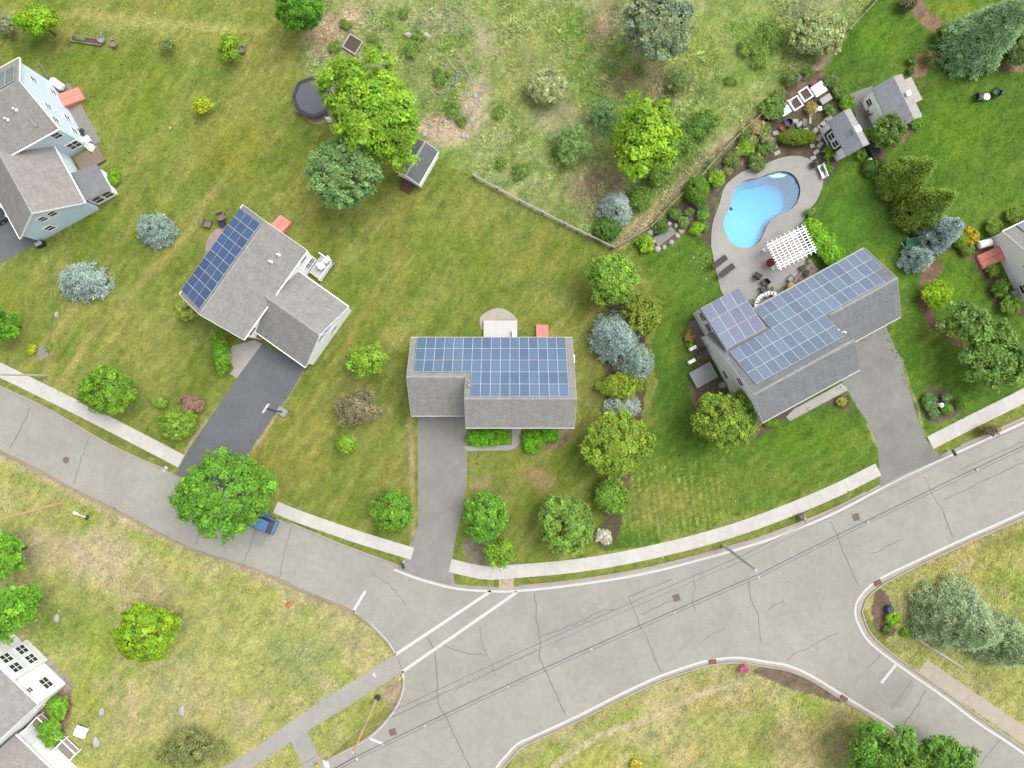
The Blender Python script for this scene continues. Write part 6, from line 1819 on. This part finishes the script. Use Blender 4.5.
# lawn furniture at the right
chair('dark green lawn chair, left of the small white table', 979, 97, .1, M['darkgreen'], 'lawn_chair', 0, 1.1)
chair('dark green lawn chair, right of the small white table', 996, 92.5, 2.6, M['darkgreen'], 'lawn_chair', 0, 1.1)
t = thing('side_table', 'small white table between two dark green lawn chairs', 'table', (*P(987, 96.5, .5), 0))
MB().lathe((0, 0, .46), [(.36, 0), (.38, .03), (.36, .06)], 14).build('table_top', M['white'], t); MB().lathe((0, 0, 0), [(.24, 0), (.06, .06), (.05, .46)], 10).build('leg', M['white'], t)

# lower left lawn
t = thing('white_bench', 'white slatted seat lying on the lawn near the lower left house', 'bench', (*P(80, 733.5, .4), 0), math.radians(-18))
MB().box((0, 0, .4), (1.35, .8, .08)).build('seat', M['white'], t); MB().box((.15, .75, .6), (1.35, .3, .1)).build('backrest', M['white'], t)
for sx in (-.55, .55):
    for sy in (-.32, .62):
        MB().box((sx, sy, .2), (.08, .08, .4)).build('leg', M['white'], t)
for px, py, r_, lab in ((102, 712, .42, 'pale pointed stone on the lawn above the white seat'), (96, 742, .5, 'pale flat stone on the lawn right of the white seat'), (57, 618, .4, 'round pale stump on the lawn below the blossoming tree'), (182, 711, .5, 'worn pale stone on the dry south lawn'), (57, 315, .3, 'small stone beside the green hose')):
    mb = MB(); rk = random.Random(int(px)); mb.lathe((0, 0, 0), [(r_, 0), (r_ * 1.02, .12), (r_ * .6, .3), (r_ * .1, .34)], 8, sx=.8, sy=1.2); mb.v = [(x * rk.uniform(.85, 1.15), y * rk.uniform(.85, 1.15), z) for x, y, z in mb.v]
    o = tag(mb.build('boulder', M['pale']), lab, 'stone'); o.location = (*P(px, py), 0)
tag(MB().prism(PL([(36, 350), (45, 344), (50, 356), (40, 361)]), -.02, .06).build('concrete_slab', M['paver']), 'small grey slab at the end of the green hose', 'slab')
t = thing('fallen_scooter', 'white and dark garden tool lying near the tan utility pole', 'garden tool', (*P(82, 515.5), 0), -.35)
MB().bar((-.8, 0, .08), (.5, 0, .1), .07, .06).build('handle', M['white'], t); MB().box((.65, 0, .09), (.3, .5, .12)).build('head', M['dark'], t); MB().box((-.7, .05, .12), (.5, .24, .2)).build('grip', M['white'], t); t.name = 'garden_tool'
t = thing('traffic_cone', 'orange fallen marker on the dry lawn beside the left street', 'marker', (*P(291.5, 603), 0), .5)
MB().tube([(-.35, 0, .22), (.4, 0, .1)], [.24, .06], 12).build('cone', M['orange'], t); MB().box((-.38, 0, .24), (.06, .55, .5)).build('base', M['orange'], t); MB().tube([(-.12, 0, .185), (.1, 0, .15)], [.182, .125], 12).build('band', M['white'], t)
# garden strip top left
t = raised_bed('narrow planted bed with pale edging near the top left corner', 86, 40, 3.4, .75, math.radians(-8), m=M['wood'], h=.25)
MB().lathe((-.6, 0, .2), [(.4, 0), (.35, .25), (.1, .4)], 9, sx=1.6, sy=.7).build('plant', mat('bed_green', C(120, 160, 80), .85, .3, 6), t)
for px, py, m, lab in ((103, 41, M['grey'], 'grey tub at the end of the narrow planted bed'), (115, 45, mat('tan_barrel', C(176, 160, 142), .8, .15, 4), 'tan round barrel right of the narrow planted bed'), (243, 51, M['rock'], 'grey round tree ring stone beside the small bright tree')):
    t = thing('barrel', lab, 'tub', (*P(px, py), 0))
    MB().lathe((0, 0, 0), [(.36, 0), (.42, .3), (.4, .5), (.34, .5), (.32, .3)], 14).build('tub', m, t)
mb = MB(); hp = smooth_line(PL([(47, 246), (49, 262), (52.5, 278), (53, 300), (53, 318), (50.5, 335), (48, 346)]), .3)
mb.tube([(x, y, .03) for x, y in hp], .045, 6)
tag(mb.build('garden_hose', mat('hose_green', C(96, 160, 84), .5, .1, 3)), 'long green hose running down the left lawn', 'hose')
# corner bed
t = thing('rain_barrel', 'dark blue round barrel in the corner bed by the side street', 'barrel', (*P(887.5, 608), 0))
MB().lathe((0, 0, 0), [(.36, 0), (.46, .35), (.36, .75), (.3, .75)], 14).build('body', mat('navy_plastic', C(70, 92, 120), .5, .1, 4), t)
tag(MB().box((0, 0, .06), (.26, 6.2, .16)).box((0, 2.9, .1), (.34, .34, .2)).build('timber_edging', M['pale']), 'long pale timber lying on the grass below the corner spruce', 'timber')
o = bpy.data.objects['timber_edging']; c = P(938, 652); o.location = (*c, 0); o.rotation_euler = (0, 0, math.radians(-30 + 90 - 2))
t = thing('stone_lantern', 'small white ornament in the kite shaped bed', 'ornament', (*P(938.5, 405), 0))
MB().lathe((0, 0, 0), [(.2, 0), (.12, .1), (.12, .5), (.28, .6), (.05, .85)], 10).build('body', M['white'], t)

# basketball hoop
b = P(282, 411); f = P(266, 408.3, 3.3)
t = thing('basketball_hoop', 'portable basketball hoop leaning over the charcoal driveway', 'basketball hoop', (*b, 0), math.atan2(f[1] - b[1], f[0] - b[0]))
D = math.dist(b, f)
MB().box((-.1, 0, .18), (1.1, .85, .36)).build('base', M['grey'], t)
MB().bar((-.1, 0, .3), (.15, 0, 2.5), .12, .12).build('pole', M['dark'], t)
MB().bar((.15, 0, 2.45), (D - .05, 0, 3.2), .1, .1).bar((.15, 0, 2.0), (D - .05, 0, 2.85), .06, .06).build('arm', M['dark'], t)
MB().box((D, 0, 3.3), (.05, 1.1, .75)).build('backboard', M['white'], t)
mb = MB()
for i in range(12):
    a1_, a2_ = i * PI / 6, (i + 1) * PI / 6
    mb.bar((D + .3 + .23 * math.cos(a1_), .23 * math.sin(a1_), 3.05), (D + .3 + .23 * math.cos(a2_), .23 * math.sin(a2_), 3.05), .03, .03)
mb.build('rim', M['orange'], t)

# =================================================================== STREET THINGS
def car(label, loc, rz, paint, z=.004):
    t = thing('parked_car', label, 'car', (*loc, z), rz)
    prof = [(-2.2, .38, .62, .66), (-2.12, .3, .86, .76), (-1.3, .24, .95, .86), (-.4, .22, .96, .88), (.7, .22, .95, .88), (1.5, .24, .88, .86), (2.05, .3, .76, .78), (2.2, .4, .6, .68)]
    mb = MB()
    for x, zb, zt, w in prof:
        mb.v += [(x, -w, zb), (x, -w * 1.0, (zb + zt) * .5), (x, -w * .93, zt - .08), (x, -w * .8, zt), (x, w * .8, zt), (x, w * .93, zt - .08), (x, w, (zb + zt) * .5), (x, w, zb)]
    for i in range(len(prof) - 1):
        for k in range(8):
            l = (k + 1) % 8
            mb.face((i * 8 + k, i * 8 + l, (i + 1) * 8 + l, (i + 1) * 8 + k))
    mb.face(range(7, -1, -1)); mb.face(range((len(prof) - 1) * 8, len(prof) * 8))
    mb.build('body', paint, t, smooth=False)
    cab = [(-1.95, .86, .70), (-1.45, 1.38, .60), (-.2, 1.46, .61), (.45, 1.40, .60), (1.15, .93, .72)]
    mb = MB()
    for x, z_, w in cab:
        mb.v += [(x, -w, z_), (x, w, z_), (x, -.78, .9), (x, .78, .9)]
    for i in range(len(cab) - 1):
        a, b = i * 4, (i + 1) * 4
        mb.face((a, b, b + 1, a + 1)); mb.face((a + 2, b + 2, b, a)); mb.face((a + 1, b + 1, b + 3, a + 3))
    mb.build('glasshouse', M['glass'], t)
    mb = MB()
    mb.hexa([(-1.4, -.585, 1.375), (.42, -.585, 1.395), (.42, .585, 1.395), (-1.4, .585, 1.375)], [(-1.38, -.56, 1.43), (.36, -.56, 1.44), (.36, .56, 1.44), (-1.38, .56, 1.43)])
    mb.hexa([(-.9, -.58, 1.43), (-.1, -.58, 1.44), (-.1, .58, 1.44), (-.9, .58, 1.43)], [(-.9, -.52, 1.485), (-.1, -.52, 1.49), (-.1, .52, 1.49), (-.9, .52, 1.485)])
    mb.build('roof_panel', paint, t)
    for sx in (-1.35, 1.32):
        for sy in (-.78, .78):
            w = MB(); w.tube([(sx, sy - .11, .32), (sx, sy + .11, .32)], .32, 18); w.build('wheel', M['dark'], t)
            r = MB(); s = 1 if sy > 0 else -1; r.tube([(sx, sy + s * .1, .32), (sx, sy + s * .125, .32)], .2, 12); r.build('rim', M['grey'], t)
    for sx, nm, m in ((2.13, 'headlight', M['white']), (-2.13, 'tail_light', M['redcloth'])):
        for sy in (-.55, .55):
            MB().box((sx, sy, .68), (.14, .3, .12)).build(nm, m, t)
    for sy in (-.9, .9):
        MB().box((.75, sy, .98), (.16, .2, .13)).build('side_mirror', paint, t)
    return t


blue = mat('blue_car_paint', (.045, .14, .29, 1), .3, .04, 2, spec=.5, coat=.8)
d = Vector((.92, -.39)).normalized()
car('blue car parked under the large street maple with its tail showing', P(259.5, 519.5), math.atan2(-d.y, -d.x), blue)
car('dark car on the driveway at the left edge of the photo', P(-9, 222), math.radians(28), mat('charcoal_car_paint', (.03, .032, .036, 1), .3, .05, 2, spec=.5, coat=.8), .010)


def mailbox(label, px, py, rz, stone=False):
    t = thing('mailbox', label, 'mailbox', (*P(px, py), 0), rz)
    if stone:
        MB().box((0, 0, .5), (.55, .55, 1.0)).build('pillar', M['rock'], t)
    else:
        MB().box((0, 0, .55), (.12, .12, 1.1)).bar((0, 0, .95), (.4, 0, .95), .1, .1).build('post', M['white'], t)
    mb = MB(); z = 1.0 if stone else 1.0
    L = .55; n = 8
    for x in (-.1, L):
        mb.v += [(x, -.14, z), (x, .14, z)] + [(x, .14 * math.cos(PI * i / n), z + .16 + .13 * math.sin(PI * i / n)) for i in range(n + 1)]
    k = n + 3
    mb.face(range(k)); mb.face(range(2 * k - 1, k - 1, -1))
    for i in range(k):
        j = (i + 1) % k; mb.face((i, k + i, k + j, j))
    mb.build('box', M['dark'] if not stone else M['grey'], t)
    return t


mailbox('mailbox on a white post at the foot of the central driveway', 403.5, 561.5, -1.2)
mailbox('mailbox on a white post by the curved driveway mouth', 947, 450, -1.0)
mailbox('mailbox on a stone pillar on the verge of the lush front lawn', 800, 516, -1.0, True)
t = thing('fire_hydrant', 'yellow hydrant at the bottom edge beside the asphalt path', 'hydrant', (*P(318, 763), 0))
MB().lathe((0, 0, 0), [(.2, 0), (.2, .06), (.13, .08), (.13, .55), (.18, .58), (.15, .7), (.04, .8)], 12).build('body', mat('hydrant_yellow', C(226, 214, 80), .5, .1, 4), t)
MB().tube([(-.22, 0, .42), (.22, 0, .42)], .07, 8).build('nozzle', mat('hydrant_yellow', C(226, 214, 80)), t)
for px, py, lab in ((676.3, 597.8, 'square storm drain grate in the middle of the main road'), (392.7, 732, 'square storm drain grate beside the bottom road edge'), (856, 517, 'square cover in the upper lane of the main road')):
    o = MB().box((0, 0, .0), (.75, .75, .03), rz=.3)
    for i in range(5):
        o.box((-.26 * math.cos(.3) + .13 * i * math.cos(.3), -.26 * math.sin(.3) + .13 * i * math.sin(.3), .018), (.06, .6, .012), rz=.3)
    o = tag(o.build('storm_drain', M['iron']), lab, 'drain'); o.location = (*P(px, py), .012)
for px, py, lab in ((66, 460, 'round manhole cover in the left street'),):
    o = tag(MB().lathe((0, 0, 0), [(.36, 0), (.36, .012), (.3, .014), (.28, .008), (.05, .008)], 20).build('manhole_cover', M['iron']), lab, 'manhole cover'); o.location = (*P(px, py), .006)
for px, py, rz, lab in ((712.5, 661.5, .1, 'rusty ramp plate on the kerb of the south island'), (877.5, 582.5, .5, 'rusty ramp plate on the kerb of the right hand corner'), (843.5, 698, -.6, 'rusty ramp plate at the side street mouth')):
    o = tag(MB().box((0, 0, .06), (.8, .5, .16), rz=rz).box((0, 0, .15), (.6, .3, .02), rz=rz).build('ramp_plate', M['rust']), lab, 'ramp plate'); o.location = (*P(px, py), 0)


def pole(label, base, h, m, arms=True, rz=0.0, r=.16):
    t = thing('utility_pole', label, 'utility pole', (*P(*base), 0), rz)
    MB().tube([(0, 0, -.1), (0, 0, h * .5), (0, 0, h)], [r * 1.15, r, r * .7], 12).build('pole', m, t)
    if arms:
        MB().bar((0, -.1, h - .35), (0, -.75, h - .2), .1, .1).build('bracket', M['grey'], t)
        MB().box((0, -.75, h - .12), (.1, .1, .24)).build('insulator', M['white'], t)
        MB().bar((0, -.25, h * .66), (0, .25, h * .66), .08, .1).build('cable_clamp', M['grey'], t)
    return t


pole('tan wooden utility pole rising beside the asphalt path at the bottom', (376, 699), 11.6, M['wood_pole'], rz=math.radians(28))
pole('grey wooden utility pole on the verge below the lush front lawn', (723, 545), 10.8, M['grey_pole'], rz=math.radians(24))
pole('tan utility pole on the dry lawn at the left, running off the left edge', (62, 503), 11, M['wood_pole'], arms=False, rz=.3)
pole('slim grey pole standing over the left sidewalk', (48, 375.5), 9, M['grey_pole'], arms=False, r=.10)
tag(MB().lathe((*P(378, 697), 0), [(.3, 0), (.34, .3), (.2, .5)], 8).build('cable_box', M['dark']), 'dark cable housing at the foot of the tan utility pole', 'cable box')


def span(label, a, b, sag, r, m, spacers=0, name='overhead_cable'):
    a, b = Vector(a), Vector(b)
    n = 24
    pts = [a.lerp(b, i / n) - Vector((0, 0, sag * 4 * (i / n) * (1 - i / n))) for i in range(n + 1)]
    mid = a.lerp(b, .5)
    t = thing(name, label, 'cable', (0, 0, 0))
    lat = (b - a).cross(Vector((0, 0, 1))).normalized()
    offs = (lat * .16, -lat * .16, Vector((0, 0, -.25))) if spacers else (Vector((0, 0, 0)),)
    for o_ in offs:
        MB().tube([p + o_ for p in pts], r, 5).build('wire', m, t)
    for k in range(spacers):
        p = pts[int((k + 1) * n / (spacers + 1))]
        MB().box(p, (.24, .24, .3), rz=.5).build('spacer', M['pale'], t)
    return t


A0, B0 = Vector((*P(376, 699), 0)), Vector((*P(723, 545), 0))
D0, C0 = Vector((-52, -56, 0)), Vector((66, 2.5, 0))
q = lambda p, z, s=0: p + Vector((.3 * s, -.65 * s, z))
span('thick bundled cable with pale spacers between the tan and grey poles', q(A0, 11.3, 1), q(B0, 10.5, 1), .75, .02, M['wire'], 4)
span('thick bundled cable running off to the right from the grey pole', q(B0, 10.5, 1), q(C0, 10.4, 1), .75, .02, M['wire'], 3)
span('thick bundled cable running off the bottom from the tan pole', q(A0, 11.3, 1), q(D0, 11, 1), .7, .028, M['wire'], 2)
span('thin grey cable lower on the poles between tan and grey pole', q(A0, 7.4), q(B0, 7.0), .7, .03, M['pale_wire'])
span('thin grey cable lower on the poles, right of the grey pole', q(B0, 7.0), q(C0, 7), .7, .03, M['pale_wire'])
span('thin grey cable lower on the poles, below the tan pole', q(A0, 7.4), q(D0, 7.2), .6, .03, M['pale_wire'])
span('thin dark lowest cable strung between the tan and grey poles', q(A0, 6.6, -.3), q(B0, 6.3, -.3), .9, .025, M['wire'])
span('thin dark lowest cable strung right of the grey pole', q(B0, 6.3, -.3), q(C0, 6.3, -.3), .9, .025, M['wire'])


def fence(label, pts, z=1.0, rails=2, m=None, step=2.4, cap=False):
    q = PL(pts)
    t = thing('rail_fence', label, 'fence', (*q[0], 0))
    x0, y0 = q[0]
    q = [(a - x0, b - y0) for a, b in q]
    m = m or M['pale']
    for (a, b), (c, e) in zip(q[:-1], q[1:]):
        L = math.dist((a, b), (c, e)); n = max(1, int(L / step))
        for i in range(n + 1):
            if i == n and (c, e) != q[-1]:
                continue
            f = i / n
            mb = MB(); mb.box((a + (c - a) * f, b + (e - b) * f, z / 2 + .05), (.15, .15, z + .1)); mb.box((a + (c - a) * f, b + (e - b) * f, z + .13), (.2, .2, .06)); mb.build('post', m, t)
    for k in range(rails):
        mb = MB(); zz = z * (.95 - .45 * k)
        for (a, b), (c, e) in zip(q[:-1], q[1:]):
            mb.bar((a, b, zz), (c, e, zz), .11, .14)
        mb.build('rail', m, t)
    return t


fence('white rail fence between the central back lawn and the meadow', [(474, 177), (520, 202), (565, 225), (612, 248)], .9, 2)
fence('weathered rail fence between the meadow track and the pool garden', [(613, 249), (650, 228), (668, 208), (700, 177), (722, 152), (740, 134), (760, 116)], .9, 2, mat('old_fence', C(172, 162, 146), .85, .2, 4))
fence('rail fence along the top lawn running out of the picture', [(846, 33), (862, 16), (879, -2), (900, -20)], .9, 2, mat('old_fence', C(172, 162, 146)))

# =================================================================== LIGHT, SKY, CAMERA
SUN_EL, SUN_AZ = math.radians(63), math.radians(58)      # overcast sun, high, from the top right of the picture
w = bpy.data.worlds.new('World'); SC.world = w; w.use_nodes = True
N, L = w.node_tree.nodes, w.node_tree.links
sky = N.new('ShaderNodeTexSky'); sky.sky_type = 'NISHITA'; sky.sun_disc = False
sky.sun_elevation = SUN_EL; sky.sun_rotation = SUN_AZ; sky.air_density = 1.0; sky.dust_density = 4.0; sky.ozone_density = 1.0
hs = N.new('ShaderNodeHueSaturation'); hs.inputs['Saturation'].default_value = .22
L.new(sky.outputs['Color'], hs.inputs['Color']); L.new(hs.outputs['Color'], N['Background'].inputs['Color'])
N['Background'].inputs['Strength'].default_value = .15
sun = bpy.data.lights.new('sun', 'SUN'); sun.energy = 1.0; sun.angle = math.radians(38); sun.color = (1, .96, .9)
so = bpy.data.objects.new('sun', sun); COL.objects.link(so)
dirv = Vector((math.sin(SUN_AZ) * math.cos(SUN_EL), math.cos(SUN_AZ) * math.cos(SUN_EL), math.sin(SUN_EL)))
so.rotation_euler = dirv.to_track_quat('Z', 'Y').to_euler(); so.location = dirv * 60

cam = bpy.data.cameras.new('camera'); cam.sensor_width = 36; cam.sensor_fit = 'HORIZONTAL'
cam.lens = 36 * (HC / SG) / 1024; cam.clip_end = 5000; cam.clip_start = .5
co = bpy.data.objects.new('camera', cam); COL.objects.link(co); co.location = (0, 0, HC); co.rotation_euler = (0, 0, 0)
SC.camera = co
SC.view_settings.view_transform = 'Standard'; SC.view_settings.look = 'None'; SC.view_settings.gamma = 1
SC.view_settings.exposure = 0.95
SC.cycles.max_bounces = 6; SC.cycles.diffuse_bounces = 3; SC.cycles.transparent_max_bounces = 12
